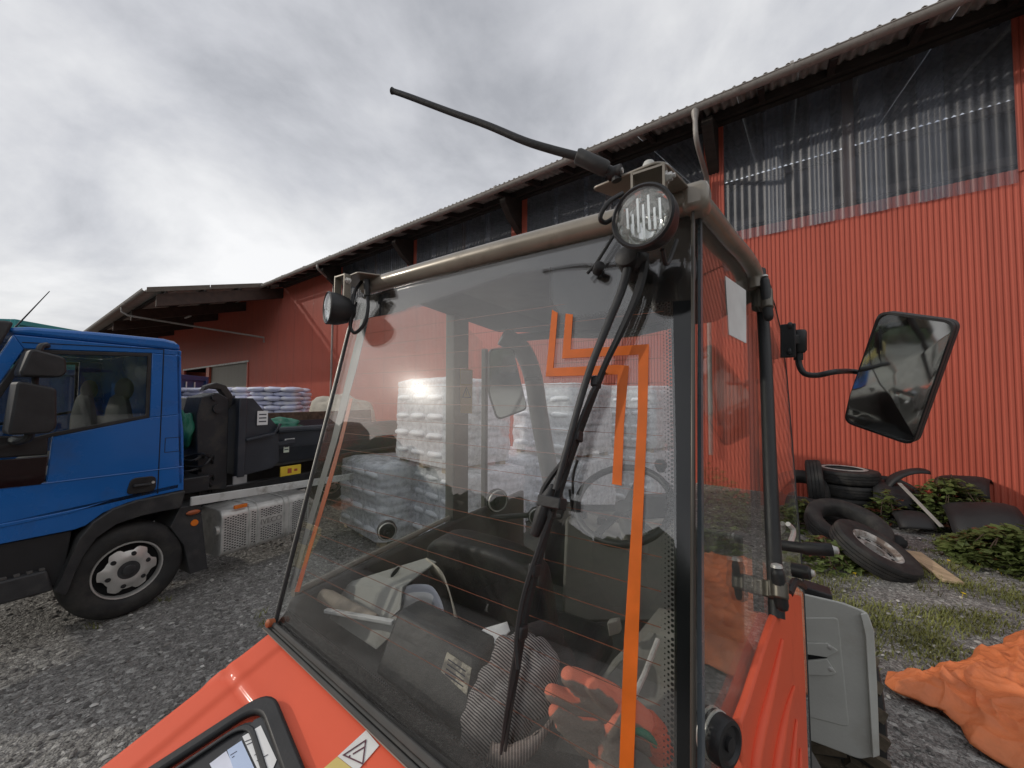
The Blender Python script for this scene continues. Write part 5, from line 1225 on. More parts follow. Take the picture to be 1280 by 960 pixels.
cable([at(u, v, Y) for u, v, Y in ((458, 350, 1.25), (459, 362, 1.25), (459, 370, 1.25))], .011, 'cable_plug', LL)
cable([at(u, v, Y) for u, v, Y in ((778, 242, .64), (762, 252, .63), (752, 266, .63), (751, 275, .635), (758, 278, .65), (770, 270, .67))], .0042, parent=LR)
cable([at(u, v, Y) for u, v, Y in ((828, 312, .64), (832, 330, .66), (838, 322, .68), (846, 300, .69))], .004, parent=LR)
# --- aerial
b = MB(); AP = bez([at(u, v, Y) for u, v, Y in ((490, 113.5, .80), (512, 121, .79), (560, 139, .77), (610, 157, .745), (655, 176, .72), (690, 187, .705), (722, 195.5, .69))], 5)
b.tube(AP, [.0074] + [.0058 + .0022 * i / len(AP) for i in range(len(AP) - 1)], 12); aer = part(b, 'aerial_whip', BLK, smooth=60)
b = MB(); b.tube([at(720, 194.5, .69), at(723, 195.5, .69), at(756, 210.5, .68), at(759, 212, .68)], [.012, .0145, .0145, .012], 16); part(b, 'aerial_sleeve', GRYPL, aer, smooth=40)
b = MB(); b.tube([at(757, 211, .68), at(767, 216, .68)], .009, 12); b.lathe([(.012, -.012), (.012, .012)], at(769, 216, .68), -LT, 14); b.tube([at(769, 216, .68), at(771, 226, .68)], .009, 10); part(b, 'aerial_joint', BLK, aer)
b = MB(); b.lathe([(.005, -.014), (.005, .0145)], at(769, 216, .68), -LT, 10); part(b, 'joint_bolt', STEEL, aer)
# --- wiper
def wl_(pts, o): return [wq(u, v, o) for u, v in pts]
b = MB(); A = bez(wl_([(787, 322), (778, 360), (757, 412), (738, 460), (722, 512), (706, 570), (694, 612)], .045), 4)
b.tube(A, [.0085 - .0035 * i / len(A) for i in range(len(A))], 8); wip = part(b, 'wiper', GRYPL, smooth=60)
b = MB(); A = bez(wl_([(806, 328), (797, 366), (776, 415), (758, 452), (738, 500), (727, 528)], .03), 4); b.tube(A, [.009 - .0045 * i / len(A) for i in range(len(A))], 6); part(b, 'wiper_link', BLK, wip, smooth=50)
b = MB(); b.ellip(wq(792, 326, .03), (.028, .03, .024), seg=14, wob=.2); b.lathe([(.022, -.03), (.022, .03), (.012, .036)], wq(788, 330, .03), NW, 14); part(b, 'wiper_motor', BLK, wip)
b = MB(); b.tube(wl_([(692, 606), (684, 622), (676, 645), (668, 670)], .035), [.006, .012, .013, .009], 8); b.box(wq(690, 628, .032), (.045, .03, .02), (LT, NW, DV.normalized())); part(b, 'blade_clip', BLK, wip, bevel=.004)
BLP = wl_([(753, 462), (742, 490), (727, 530), (712, 572), (697, 618), (683, 660), (668, 716), (655, 770), (645, 830), (634, 890), (626, 943)], .016)
b = MB(); Q = bez(BLP, 3); b.tube(Q, [.0045] * 3 + [.0075] * (len(Q) - 8) + [.005, .0045, .004, .003, .002], 6); bl = part(b, 'wiper_blade', BLK, wip, smooth=40)
b = MB(); b.tube([p + NW * -.012 for p in BLP], .0028, 6); part(b, 'blade_rubber', RUB, bl)
b = MB(); b.tube(bez(wl_([(742, 488), (727, 522), (712, 566), (694, 612)], .036), 4), .0042, 6); b.tube(bez(wl_([(690, 640), (672, 690), (654, 748), (646, 800), (648, 836)], .036), 4), .0045, 6); part(b, 'blade_yoke', BLK, bl)
for u, v in ((745, 478), (722, 545), (688, 640), (668, 712), (652, 790)): b = MB(); b.box(wq(u, v, .026), (.014, .024, .02), (LT, NW, DV.normalized())); part(b, 'yoke_claw', BLK, bl, bevel=.003)
b = MB(); b.tube(bez(wl_([(706, 575), (692, 592), (680, 610), (676, 624)], .03), 5), .005, 8); part(b, 'washer_hose', BLK, wip)
b = MB(); b.tube(wl_([(768, 293), (745, 330), (734, 342)], .012), .0035, 8); b.lathe([(.008, -.012), (.011, -.01), (.011, .012), (.008, .014)], wq(748, 336, .014), (NW - LT * .7).normalized(), 14); part(b, 'washer_nozzle', BLK, tractor)

# --- cab: roof, posts, doors, floor
b = MB(); ROOF = [TR + AXD * .01 + Z * .012, sq(945, 335) , tr(.62, 1.15, 0), tr(.40, 1.62, 0), tr(-.12, 1.74, 0), lq(620, 432), TL + AXD * .01]
ROOF = [V((p.x, p.y, TR.z + .0)) for p in ROOF]
b.prism(ROOF, Z * .035); part(b, 'cab_roof', mat('roof_underside', (.05, .05, .048), .8, nscale=5, bump=.1), bevel=.012)
b = MB(); b.prism([tr(x, y, TR.z - .004) for x, y in ((-.3, .42), (.34, .42), (.34, .95), (-.3, 1.2))], Z * -.012); part(b, 'headliner', mat('headliner_cloth', (.09, .09, .085), .9, nscale=20), bevel=.006)
POST = mat('grey_cab_post', (.10, .10, .095), .6, nscale=6, amt=.15, dirt=(.15, .14, .12), dscale=7)
def post(name, p0, p1, w, d, m=POST, up=AXD, **k): b = MB(); b.beam(p0, p1, w, d, up); return part(b, name, m, bevel=.006, **k)
bpost = post('door_post', lq(572, 388, -.02), lq(571, 690, -.02), .125, .05, up=NL)
b = MB(); b.beam(lq(581, 460, .0) - NW * -.0, lq(581, 516, .0), .046, .004, NL)
LBX = (LD, NL, Z)
wc = lq(582, 488, -.05)
b = MB(); vx = (RT * 1).normalized(); nrm = (CAM - wc).normalized(); hxn = Z.cross(nrm).normalized()
# label stuck on the cab-side face of the post
fp = lambda u, v: hit(u, v, lq(582, 488, -.02) + NL * -.0275, NL)
b.prism([fp(u, v) for u, v in [(575, 461), (590.5, 462), (590, 517), (575.5, 516)]], NL * -.001); lab = part(b, 'warning_label', mat('ochre_label', (.42, .30, .10), .5), bpost, smooth=None)
b = MB(); b.prism([hit(u, v, fp(582, 488) + NL * -.002, NL) for u, v in [(576, 463), (590, 463.5), (590, 480), (576, 479.5)]], NL * -.0006); part(b, 'label_top', mat('pale_label', (.5, .5, .45), .5), lab, smooth=None)
f3 = lambda u, v: hit(u, v, fp(582, 488) + NL * -.004, NL)
b = MB(); t3 = [f3(583, 483), f3(577.5, 497), f3(589, 497.5)]; c3_ = (t3[0] + t3[1] + t3[2]) / 3; b.ring(t3, [c3_ + (p - c3_) * .75 for p in t3], NL * -.0006); b.beam(f3(583, 488), f3(583, 493), .003, .0006, NL); part(b, 'label_triangle', INK, lab, smooth=None)
post('door_bar', lq(606, 436, -.02), lq(605, 730, -.02), .028, .03, up=NL)
b = MB(); b.tube([lq(366, 742, -.02), lq(450, 701, -.02), lq(545, 655, -.02), lq(572, 642, -.02)], .010, 8); part(b, 'door_sill', mat('pale_sill_trim', (.33, .31, .27), .6, dirt=(.2, .18, .15)), smooth=60)
b = MB(); b.prism([lq(u, v, -.025) for u, v in [(362, 746), (450, 704), (545, 658), (650, 612), (650, 760), (345, 1000), (330, 830)]], NL * -.03); part(b, 'lower_door_panel', CABIN, bevel=.01)
def disc(u, v, Y, r, ax_, name='latch_disc'):
    c = at(u, v, Y); b = MB(); b.lathe([(r, -.02), (r, .0), (r * .8, .006), (r * .4, .008), (r * .38, .02), (r * .16, .02), (r * .14, .034), (0, .035)], c, ax_, 24); o = part(b, name, BLK, smooth=40)
    b = MB(); b.lathe([(r * .86, .006), (r * .90, .009), (r * .93, .004)], c, ax_, 24); part(b, 'disc_ring', STEEL, o); return o
disc(484, 664, 1.40, .035, (-AXD * .6 - LT).normalized()); disc(622, 626, 1.98, .060, (-AXD * .5 - LT * 1).normalized()); disc(672, 646, 2.0, .05, (-AXD * .8 - LT * .6).normalized())
b = MB(); b.tube(bez([at(u, v, Y) for u, v, Y in ((606, 648, 2.02), (630, 646, 2.03), (660, 644, 2.06), (700, 646, 2.1))], 4), .014, 10); part(b, 'grab_rail', POST)
b = MB(); CP = bez([at(u, v, Y) for u, v, Y in ((628, 420, 2.02), (652, 437, 2.05), (666, 470, 2.1), (674, 520, 2.15), (684, 575, 2.2), (697, 640, 2.25))], 4); b.tube(CP, .052, 10); part(b, 'front_post', mat('front_post_grey', (.11, .11, .105), .55), smooth=60)
b = MB(); b.tube(bez([at(u, v, Y) for u, v, Y in ((628, 424, 2.02), (700, 418, 2.0), (780, 417, 1.9), (842, 404, 1.75))], 4), .022, 10); part(b, 'front_header', POST)
b = MB(); b.prism([at(u, v, Y) for u, v, Y in ((655, 424, 2.06), (842, 405, 1.76), (850, 660, 1.95), (695, 660, 2.26))], AXD * .005); part(b, 'front_window', GLASSS, smooth=None)
b = MB(); b.prism([lq(u, v, -.012) for u, v in [(450, 378), (560, 388), (604, 428), (606, 735), (545, 655), (372, 742), (345, 775)]], NL * .004); part(b, 'left_door_glass', GLASSS, smooth=None)
# floor, shelf, bulkheads
b = MB(); b.prism([tr(-.52, 0, .86), tr(.50, 0, .86), tr(.78, .75, .86), tr(.5, 1.55, .86), tr(-.5, 1.55, .86), tr(-.8, .75, .86)], Z * .03); part(b, 'cab_floor', CABIN)
b = MB(); b.prism([tr(-.52, -.015, 1.255), tr(.52, -.015, 1.255), tr(.60, .40, 1.255), tr(-.66, .40, 1.255)], Z * -.03); part(b, 'rear_shelf', CABIN, bevel=.006)
b = MB(); b.prism([tr(-.52, -.02, .80), tr(.52, -.02, .80), tr(.52, -.02, 1.28), tr(-.52, -.02, 1.28)], AXD * .02); part(b, 'rear_bulkhead', CABIN)
b = MB(); b.prism([tr(-.50, 1.47, .86), tr(.50, 1.47, .86), tr(.50, 1.50, 1.34), tr(-.50, 1.50, 1.36)], AXD * .03); part(b, 'front_bulkhead', CABIN, bevel=.01)
b = MB(); b.box(tr(0, .6, .62), (.7, 1.7, .3), CX); part(b, 'chassis', BLK, bevel=.02)
# seat
b = MB()
def seatback(u, v):
    x = (u - .5) * .46; z = 1.02 + .50 * v; k = abs(u * 2 - 1) ** 4; y = .47 + .02 * k - .05 * v + .03 * (1 - v)
    return tr(-.13 + x * (1 - .10 * v ** 3) , y, z - .05 * k * v ** 4)
b.grid(seatback, 16, 14); sb = part(b, 'seat', SEATM, smooth=180); s = sb.modifiers.new('thickness', 'SOLIDIFY'); s.thickness = .10; s.offset = 0
bv = sb.modifiers.new('bevel', 'BEVEL'); bv.width = .03; bv.segments = 3; bv.limit_method = 'ANGLE'
b = MB(); b.box(tr(-.13, .74, 1.02), (.46, .46, .12), CX); part(b, 'seat_cushion', SEATM, sb, bevel=.04)
b = MB(); b.box(tr(-.13, .72, .93), (.3, .34, .1), CX); part(b, 'seat_base', BLK, sb, bevel=.01)
# steering column and wheel
sc_ = at(778, 628, 1.50); sn = (-AXD * .62 + Z * .78).normalized(); x, y, _ = frame_of(sn)
b = MB(); b.tube([sc_ + x * .183 * cos(2 * pi * k / 36) + y * .183 * sin(2 * pi * k / 36) for k in range(37)], .0145, 10, cap=False); sw = part(b, 'steering_wheel', BLK, smooth=60)
for a in (radians(200), radians(250), radians(320), radians(75)): b = MB(); b.beam(sc_ - sn * .035, sc_ + (x * cos(a) + y * sin(a)) * .178, .028, .012, sn); part(b, 'spoke', BLK, sw, bevel=.004)
b = MB(); b.lathe([(.035, -.05), (.04, -.03), (.03, -.02), (0, -.018)], sc_, sn, 20); part(b, 'hub', GRYPL, sw)
b = MB(); kn = sc_ + x * .15 - y * .12; b.lathe([(.012, 0), (.022, .02), (.024, .035), (.014, .048), (0, .05)], at(826, 590, 1.50), Z, 16); part(b, 'spinner_knob', BLK, sw)
b = MB(); b.tube([sc_ - sn * .05, sc_ - sn * .2, sc_ - sn * .45 ], [.035, .045, .06], 14); part(b, 'steering_column', GREYG, smooth=60)
b = MB(); c_ = at(768, 690, 1.62)
b.prism([at(u, v, 1.62) for u, v in [(705, 646), (770, 668), (842, 655), (850, 780), (700, 780)]], AXD * .16); con = part(b, 'instrument_console', GREYG, bevel=.02)
b = MB(); b.prism([at(u, v, 1.66) for u, v in [(800, 620), (838, 618), (842, 648), (802, 650)]], AXD * .05); part(b, 'display_pod', BLK, con, bevel=.008)
for u, v, r in ((724, 646, .035), (752, 655, .02)): b = MB(); b.lathe([(r, 0), (r, .02), (r * .8, .028), (0, .03)], at(u, v, 1.64), Z, 16); part(b, 'console_knob', BLK, con)
for P in (((718, 650), (716, 600), (722, 575)), ((716, 640), (713, 620), (712, 612))):
    b = MB(); b.tube(bez([at(u, v, 1.72) for u, v in P], 4), .006, 8); part(b, 'lever', BLK, con)
# grey side box under the gloves with a white rod
b = MB(); b.prism([at(u, v, Y) for u, v, Y in ((812, 782, .96), (846, 790, .86), (850, 1080, .64), (660, 1080, .66), (690, 925, .78), (742, 870, .86))], AXD * .12); sbx = part(b, 'side_console', GREYG, bevel=.018)
b = MB(); b.tube([at(822, 800, .84), at(806, 842, .77), at(792, 872, .73)], .0055, 8); part(b, 'white_rod', mat('chipped_white_rod', (.6, .59, .55), .5, dirt=(.2, .18, .15), dscale=20), sbx)
b = MB(); b.prism([at(u, v, .90) for u, v in ((758, 778), (772, 775), (775, 792), (761, 797))], AXD * .02); part(b, 'pale_switch', GREYG, sbx, bevel=.004)
# --- exterior mirrors
mcn = at(1130, 470, 1.16); mn = V((-.925, -.375, -.17)).normalized()
def mq(u, v, o=0): return hit(u, v, mcn + mn * o, mn)
MO = [(1101, 388), (1198, 401), (1143, 557), (1057, 527), (1064, 495)]
loop = roundpoly([mq(u, v) for u, v in MO], .028, 6)
b = MB(); b.prism(loop, mn * -.035); mir = part(b, 'side_mirror', BLK, bevel=.008)
b = MB(); lm_ = shrink(loop, .965); n = len(lm_); mc_ = sum(lm_, V((0, 0, 0))) / n; NR = 12; vs = []
for q in range(NR + 1):
    for p in lm_:
        w_ = mc_ + (p - mc_) * max(q / NR, .001); d2 = (w_ - mc_).length_squared; vs.append(w_ + mn * (.0185 - d2 / (2 * 1.3)))
b.add(vs, [(q * n + k, q * n + (k + 1) % n, (q + 1) * n + (k + 1) % n, (q + 1) * n + k) for q in range(NR) for k in range(n)]); part(b, 'mirror_glass', MIRR, mir, smooth=180)
b = MB(); b.ring([p + mn * .012 for p in shrink(loop, 1.0)], [p + mn * .012 for p in shrink(loop, .966)], mn * -.014); part(b, 'mirror_rim', BLK, mir)
kb = sq(984, 428, .012)
ap = [at(998, 440, 1.22), at(999, 456, 1.215), at(1006, 467, 1.2), at(1022, 469, 1.19), at(1042, 465, 1.18), mq(1062, 464, -.012), mq(1078, 466, -.02)]
b = MB(); b.tube(bez(ap, 5), .0088, 12); arm_ = part(b, 'mirror_arm', BLK, mir, smooth=60)
b = MB(); b.tube([at(998, 413, 1.22), at(998, 416, 1.22), at(998, 438, 1.22), at(998, 441, 1.22)], [.019, .0225, .0225, .017], 16); b.tube([at(998, 438, 1.22), at(998, 450, 1.22)], .013, 12); part(b, 'arm_socket', BLK, mir, smooth=40)
b = MB(); b.beam(at(985, 405, 1.20), at(985, 447, 1.20), .012, .04, NS); b.lathe([(.012, 0), (.012, .012)], at(985, 408, 1.2), NS, 10); b.lathe([(.012, 0), (.012, .012)], at(984, 440, 1.2), NS, 10); b.beam(at(985, 425, 1.2), at(997, 425, 1.22), .03, .03); part(b, 'arm_clamp', BLK, mir, bevel=.003)
# left mirror, seen through the cab
lm = at(634, 480, 1.98) ; ln_ = (CAM - lm).normalized() * 1 + V((.25, -.1, 0)); ln_.normalize()
def lmq(u, v): return hit(u, v, lm, ln_)
loop = roundpoly([lmq(u, v) for u, v in [(611, 436), (641, 432), (660, 512), (622, 526), (611, 492)]], .03, 5)
b = MB(); b.prism(loop, ln_ * -.04); ml = part(b, 'left_mirror', BLK, bevel=.008)
b = MB(); b.prism([p + ln_ * .002 for p in shrink(loop, .94)], ln_ * -.001); part(b, 'mirror_glass', MIRR, ml, smooth=None)
b = MB(); b.tube(bez([lmq(658, 474) - ln_ * .03, at(670, 473, 2.05), at(676, 474, 2.1)], 4), .012, 8); part(b, 'mirror_arm', BLK, ml)
# --- front mudguard and wheel beside the door
fY = 1.74
def fq(u, v, o=0): return hit(u, v, at(1055, 850, fY) - AXD * o, AXD)
b = MB(); FP_ = [fq(u, v) for u, v in [(985, 738), (1040, 752), (1068, 760), (1084, 768), (1092, 785), (1096, 860), (1100, 960), (1102, 1150), (960, 1120), (965, 900)]]
FP2 = [fq(985, 738), fq(1055, 754), fq(1085, 766), fq(1093, 790), fq(1097, 860), fq(1100, 945), fq(1075, 950), fq(1010, 925), fq(960, 905)]
b.prism(roundpoly(FP2, .02), AXD * .012); fend = part(b, 'mudguard', FENDM, bevel=.006)
b = MB(); b.prism(roundpoly([fq(u, v, .004) for u, v in [(985, 772), (1048, 772), (1062, 910), (985, 890)]], .02), AXD * .01); part(b, 'pressed_panel', FENDM, fend, bevel=.006)
b = MB(); b.prism([fq(1084, 766, .0), fq(1093, 790, .0), fq(1100, 945, .0), fq(1091, 948, .02), fq(1082, 795, .02), fq(1076, 768, .02)], AXD * .012); part(b, 'rolled_edge', FENDM, fend, bevel=.004)
b = MB(); b.prism([fq(u, v, .006) for u, v in [(975, 801), (1034, 803), (1047, 812), (1033, 820), (975, 811)]], AXD * -.012); b.prism([fq(u, v, .006) for u, v in [(975, 840), (1036, 843), (1045, 840), (1033, 822), (975, 828)]], AXD * -.012); brk = part(b, 'mudguard_bracket', FENDM, fend, bevel=.002)
b = MB(); b.prism([fq(u, v, .004) for u, v in [(975, 812.5), (1035, 820), (1032, 824.5), (975, 826)]], AXD * -.001); part(b, 'bracket_gap', BLACKIN, brk)
for u, v in ((1037, 809), (1038, 836)): b = MB(); b.lathe([(.012, 0), (.011, .004), (.006, .007), (0, .008)], fq(u, v, .014), -AXD, 12); part(b, 'bracket_bolt', STEEL, brk)
b = MB(); b.prism([fq(u, v, -.02) for u, v in [(1004, 733), (1041, 745), (1041, 760), (1004, 752)]], AXD * .1); part(b, 'mudguard_stop', BLK, fend, bevel=.006)
WR = .385; wcx = fq(1060, 850); wcn = V((wcx.x, wcx.y, WR)) + AXD * (WR + .10)
b = MB(); b.lathe([(.2, -.13), (.28, -.16), (.345, -.145), (.36, -.12), (.36, .12), (.345, .145), (.28, .16), (.2, .13)], wcn, -LT, 44, close=True); fw = part(b, 'front_wheel', RUB, smooth=40)
b = MB()
for k in range(22):
    for sg in (-1, 1):
        a = 2 * pi * (k + (.5 if sg > 0 else 0)) / 22; ra = AXD * cos(a) + Z * sin(a); ta = -AXD * sin(a) + Z * cos(a); c_ = wcn + ra * .366 - LT * (.075 * sg)
        dd = (-LT * sg + ta * .45).normalized(); b.box(c_, (.15, .05, .035), (dd, ra.cross(dd).normalized(), ra))
part(b, 'tread_lugs', MUDRUB, fw, kind='stuff')
for ps in (tr(-.72, 1.9, .5),): b = MB(); b.lathe([(.26, -.14), (.36, -.17), (.49, -.15), (.49, .15), (.36, .17), (.26, .14)], ps, -LT, 36, close=True); part(b, 'front_wheel', RUB, smooth=40)
for sx in (-.55, .55): b = MB(); b.lathe([(.22, -.14), (.36, -.16), (.45, -.14), (.45, .14), (.36, .16), (.22, .14)], tr(sx * 1.0, -.35, .45), -LT, 36, close=True); part(b, 'rear_wheel', RUB, smooth=40)

# ================================================================== THINGS LYING IN AND ON THE TRACTOR
# document pouch on the engine cover
P1, Pl, Pr = hq(338, 874), hq(190, 972), hq(392, 975)
px_ = (Pl - P1).normalized(); py_ = (Pr - P1); py_ = (py_ - px_ * py_.dot(px_) * .35); py_.normalize()
pouch = thing('document_tray', 'black rounded plastic tray with papers lying on the orange engine cover', 'tray', hq(300, 940))
def pq(a, b_, o): return P1 + px_ * a + py_ * b_ + hn * o
TW_, TH_ = .46, .34
oc = [pq(a, b_, .002) for a, b_ in []]
lo = roundpoly([pq(-.01, -.01, .003), pq(TW_, -.01, .003), pq(TW_, TH_, .003), pq(-.01, TH_, .003)], .05, 6)
cc = pq(TW_ / 2, TH_ / 2, .003)
li = [p + (cc - p) * .13 for p in lo]
b = MB(); b.ring(lo, li, hn * .016); part(b, 'rim', BLK, pouch, bevel=.006)
l2 = [p + (cc - p) * .17 for p in lo]
b = MB(); b.prism(l2, hn * .004); part(b, 'base', mat('black_tray_base', (.02, .02, .022), .4), pouch)
b = MB(); lo3 = [p + (cc - p) * .20 + hn * .006 for p in lo]; li3 = [p + (cc - p) * .24 + hn * .006 for p in lo]; b.ring(lo3, li3, hn * .005); part(b, 'inner_rim', GRYPL, pouch, bevel=.002)
def paper(pts, o, m, name='paper'): b = MB(); b.prism([hq(u, v, o) for u, v in pts], hn * .0008); return part(b, name, m, pouch, smooth=None)
pk = paper([(264, 968), (318, 900), (332, 894), (372, 975)], .0085, mat('pouch_liner', (.045, .047, .05), .35), 'clear_pocket')
pa = paper([(303, 921), (326, 907), (346, 950), (341, 962), (322, 962)], .0105, WHITE)
pb = paper([(284, 938), (302, 926), (320, 965), (300, 985)], .011, BLUEPAPER)
pc = paper([(262, 955), (283, 939), (300, 975), (280, 990)], .0102, mat('lilac_paper', (.72, .74, .84), .8))
pl_ = MB()
for (u0, v0, u1, v1) in ((306, 927, 314, 924), (308, 931, 319, 926), (318, 944, 326, 939), (321, 951, 335, 943), (325, 955, 331, 951), (288, 944, 296, 939), (290, 947, 293, 945)):
    pl_.beam(hq(u0, v0, .0122), hq(u1, v1, .0122), .0012, .0004, hn)
part(pl_, 'paper_print', INK, pouch, smooth=None, kind='stuff')
# black leaning box with a worn label
A_, B_, C_, D_ = at(497, 762, .98), at(597, 817, .84), at(582, 930, .755), at(466, 842, .93)
bx = thing('black_box', 'scuffed black plastic box with a worn label behind the rear window', 'box', (A_ + C_) / 2)
SCUF = mat('scuffed_black_plastic', (.022, .022, .022), .5, nscale=8, amt=.3, bump=.08, dirt=(.10, .095, .085), dscale=9, dlev=(.52, .72))
b = MB(); b.prism([A_, B_, C_, D_], AXD * .075 - Z * .0); part(b, 'case', SCUF, bx, bevel=.012)
b = MB(); q = lambda a, c: A_.lerp(B_, a).lerp(D_.lerp(C_, a), c) - AXD * .002 + Z * .002
b.prism([q(.70, .18), q(.97, .20), q(.96, .52), q(.68, .44)], -AXD * .0012); lb = part(b, 'worn_label', mat('worn_label_paper', (.50, .46, .36), .7, nscale=40, amt=.3, dirt=(.12, .11, .1), dscale=25, dlev=(.48, .56)), bx, smooth=None)
b = MB()
for k in range(4): b.beam(q(.73, .25 + .06 * k) - AXD * .002, q(.92, .27 + .06 * k) - AXD * .002, .003, .0006, AXD)
part(b, 'label_print', INK, lb, smooth=None, kind='stuff')
# grey ring binder with papers
bd_ = thing('ring_binder', 'grey ring binder standing open with white papers bulging out behind the rear window', 'binder', at(520, 770, 1.12))
b = MB(); b.prism([at(u, v, Y) for u, v, Y in ((424, 731, 1.22), (533, 697, 1.20), (545, 702, 1.17), (503, 734, 1.06), (500, 762, 1.04), (485, 775, 1.04))], V((0, 0, -.004)) + AXD * .003); part(b, 'spine_cover', BINDM, bd_, bevel=.001)
b = MB(); b.prism([at(u, v, Y) for u, v, Y in ((424, 731.5, 1.22), (502, 734.5, 1.06), (494, 790, 1.03), (470, 812, 1.02), (395, 762, 1.18))], AXD * .004); part(b, 'front_cover', BINDM, bd_, bevel=.001)
b = MB()
def bcov(u, v):
    t = u; P = bez([at(533, 697, 1.19), at(551, 712, 1.13), at(561, 735, 1.09), at(569, 768, 1.06), at(566, 782, 1.05)], 4); p = poly_at(P, t); return p + (AXD * .02 - Z * .05) * v
b.grid(bcov, 14, 2); o = part(b, 'back_cover', CREAM, bd_, smooth=180); s = o.modifiers.new('thickness', 'SOLIDIFY'); s.thickness = .004
def sheaf(off, name, m, w):
    def fn(u, v):
        P = bez([at(507, 732 + off, 1.09), at(522, 730 + off, 1.10), at(540, 733 + off, 1.10), at(552, 752 + off, 1.08), at(558, 778 + off, 1.06)], 4); p = poly_at(P, u); return p + (V((-.02, 0, -w * (1 - .6 * u))) + AXD * .01) * v
    b = MB(); b.grid(fn, 16, 3); o = part(b, name, m, bd_, smooth=180); s = o.modifiers.new('thickness', 'SOLIDIFY'); s.thickness = .002
sheaf(0, 'paper_sheaf', mat('blue_white_paper', (.66, .68, .76), .8), .06); sheaf(10, 'paper_sheaf', WHITE, .07)
rc_ = at(494, 715, 1.155); nb_ = (CAM - rc_).normalized(); x, y, _ = frame_of(nb_); rx = (at(501, 706, 1.15) - at(486, 724, 1.15)).normalized(); ry = nb_.cross(rx)
b = MB(); b.ring([rc_ + nb_ * .012 + rx * .024 * cos(2 * pi * k / 20) + ry * .010 * sin(2 * pi * k / 20) for k in range(20)], [rc_ + nb_ * .012 + rx * .020 * cos(2 * pi * k / 20) + ry * .0065 * sin(2 * pi * k / 20) for k in range(20)], nb_ * .002); part(b, 'finger_ring', STEEL, bd_)
b = MB(); b.prism([rc_ + nb_ * .011 + rx * .02 * cos(2 * pi * k / 20) + ry * .0065 * sin(2 * pi * k / 20) for k in range(20)], nb_ * .001); part(b, 'finger_hole', BLACKIN, bd_)
# wooden handle and white bar beside it
b = MB(); b.tube([at(402, 744, 1.12), at(412, 748, 1.11), at(440, 760, 1.07), at(470, 772, 1.03)], [.018, .021, .015, .009], 12); o = part(b, 'tool_handle', mat('pale_wood_handle', (.33, .28, .22), .7, stretch=(6, 1, 1)), None, smooth=60); tag(o, 'pale wooden tool handle lying at the lower left corner behind the window', 'tool handle')
b = MB(); b.beam(at(407, 763, 1.08), at(492, 778, .99), .014, .010); o = part(b, 'white_bar', WHITEMET, None, bevel=.002); tag(o, 'white flat bar lying below the wooden tool handle', 'bar')
# red handled tool and a white carton
b = MB(); b.tube(bez([at(588, 788, .93), at(584, 800, .91), at(587, 814, .89), at(592, 822, .87)], 5), [.007] * 10 + [.006] * 6, 8); o = part(b, 'red_handle', REDP, None, smooth=60); tag(o, 'red plastic tool handle sticking up beside the white carton', 'tool handle')
b = MB(); b.prism([at(u, v, Y) for u, v, Y in ((592, 795, .92), (623, 786, .92), (627, 800, .89), (597, 816, .88))], AXD * .04); o = part(b, 'white_carton', WHITE, None, bevel=.004); tag(o, 'small crumpled white carton beside the red handle in the cab', 'carton')
# striped cap
cap_ = thing('striped_cap', 'striped grey and dark purple cloth cap slumped against the rear window under the wiper', 'cap', at(635, 880, .74))
cR, cU = RT, UP
def capf(u, v):
    a = 2 * pi * u; th = pi * v; c = at(634, 872, .765)
    d = cR * (sin(th) * cos(a)) * .092 + cU * cos(th) * .128 + FW * (sin(th) * sin(a)) * .05
    k = 1 + .34 * noise.noise(d * 8 + V((2.3, 1, 4))) + .16 * noise.noise(d * 22 + V((1, 8, 2))) - .32 * max(0, .45 - abs(noise.noise(d * 11 + V((4, 4, 1)))) * 2.6) - .16 * max(0, .4 - abs(noise.noise(d * 24 + V((1, 4, 6)))) * 2.6)
    sl = cR * (.03 * cos(th))
    return c + d * k + sl * 1.0
b = MB(); b.grid(capf, 64, 48); part(b, 'crown', CAPM, cap_, smooth=180)
def bandf(u, v):
    a = 2 * pi * v; P = bez([at(612, 938, .70), at(630, 948, .69), at(655, 940, .69), at(676, 922, .70), at(690, 900, .715)], 6); p = poly_at(P, u)
    r = .022 * (.65 + .35 * sin(pi * min(1, u * 1.1))) * (1 + .2 * noise.noise(V((u * 9, v * 4, 1)))); return p + cU * r * cos(a) * 1.1 + FW * r * .6 * sin(a) + cR * r * .4 * cos(a)
b = MB(); b.grid(bandf, 40, 14); part(b, 'band', BANDM, cap_, smooth=180)
b = MB(); b.tube(bez([at(660, 800, .84), at(684, 795, .86), at(702, 815, .86), (at(712, 840, .84))], 5), [.03] * 8 + [.022] * 8, 10); o = part(b, 'dark_beanie', mat('dark_knit', (.04, .034, .034), .9, bump=.3), None, smooth=60); tag(o, 'dark crumpled cloth lying behind the striped cap', 'cloth')
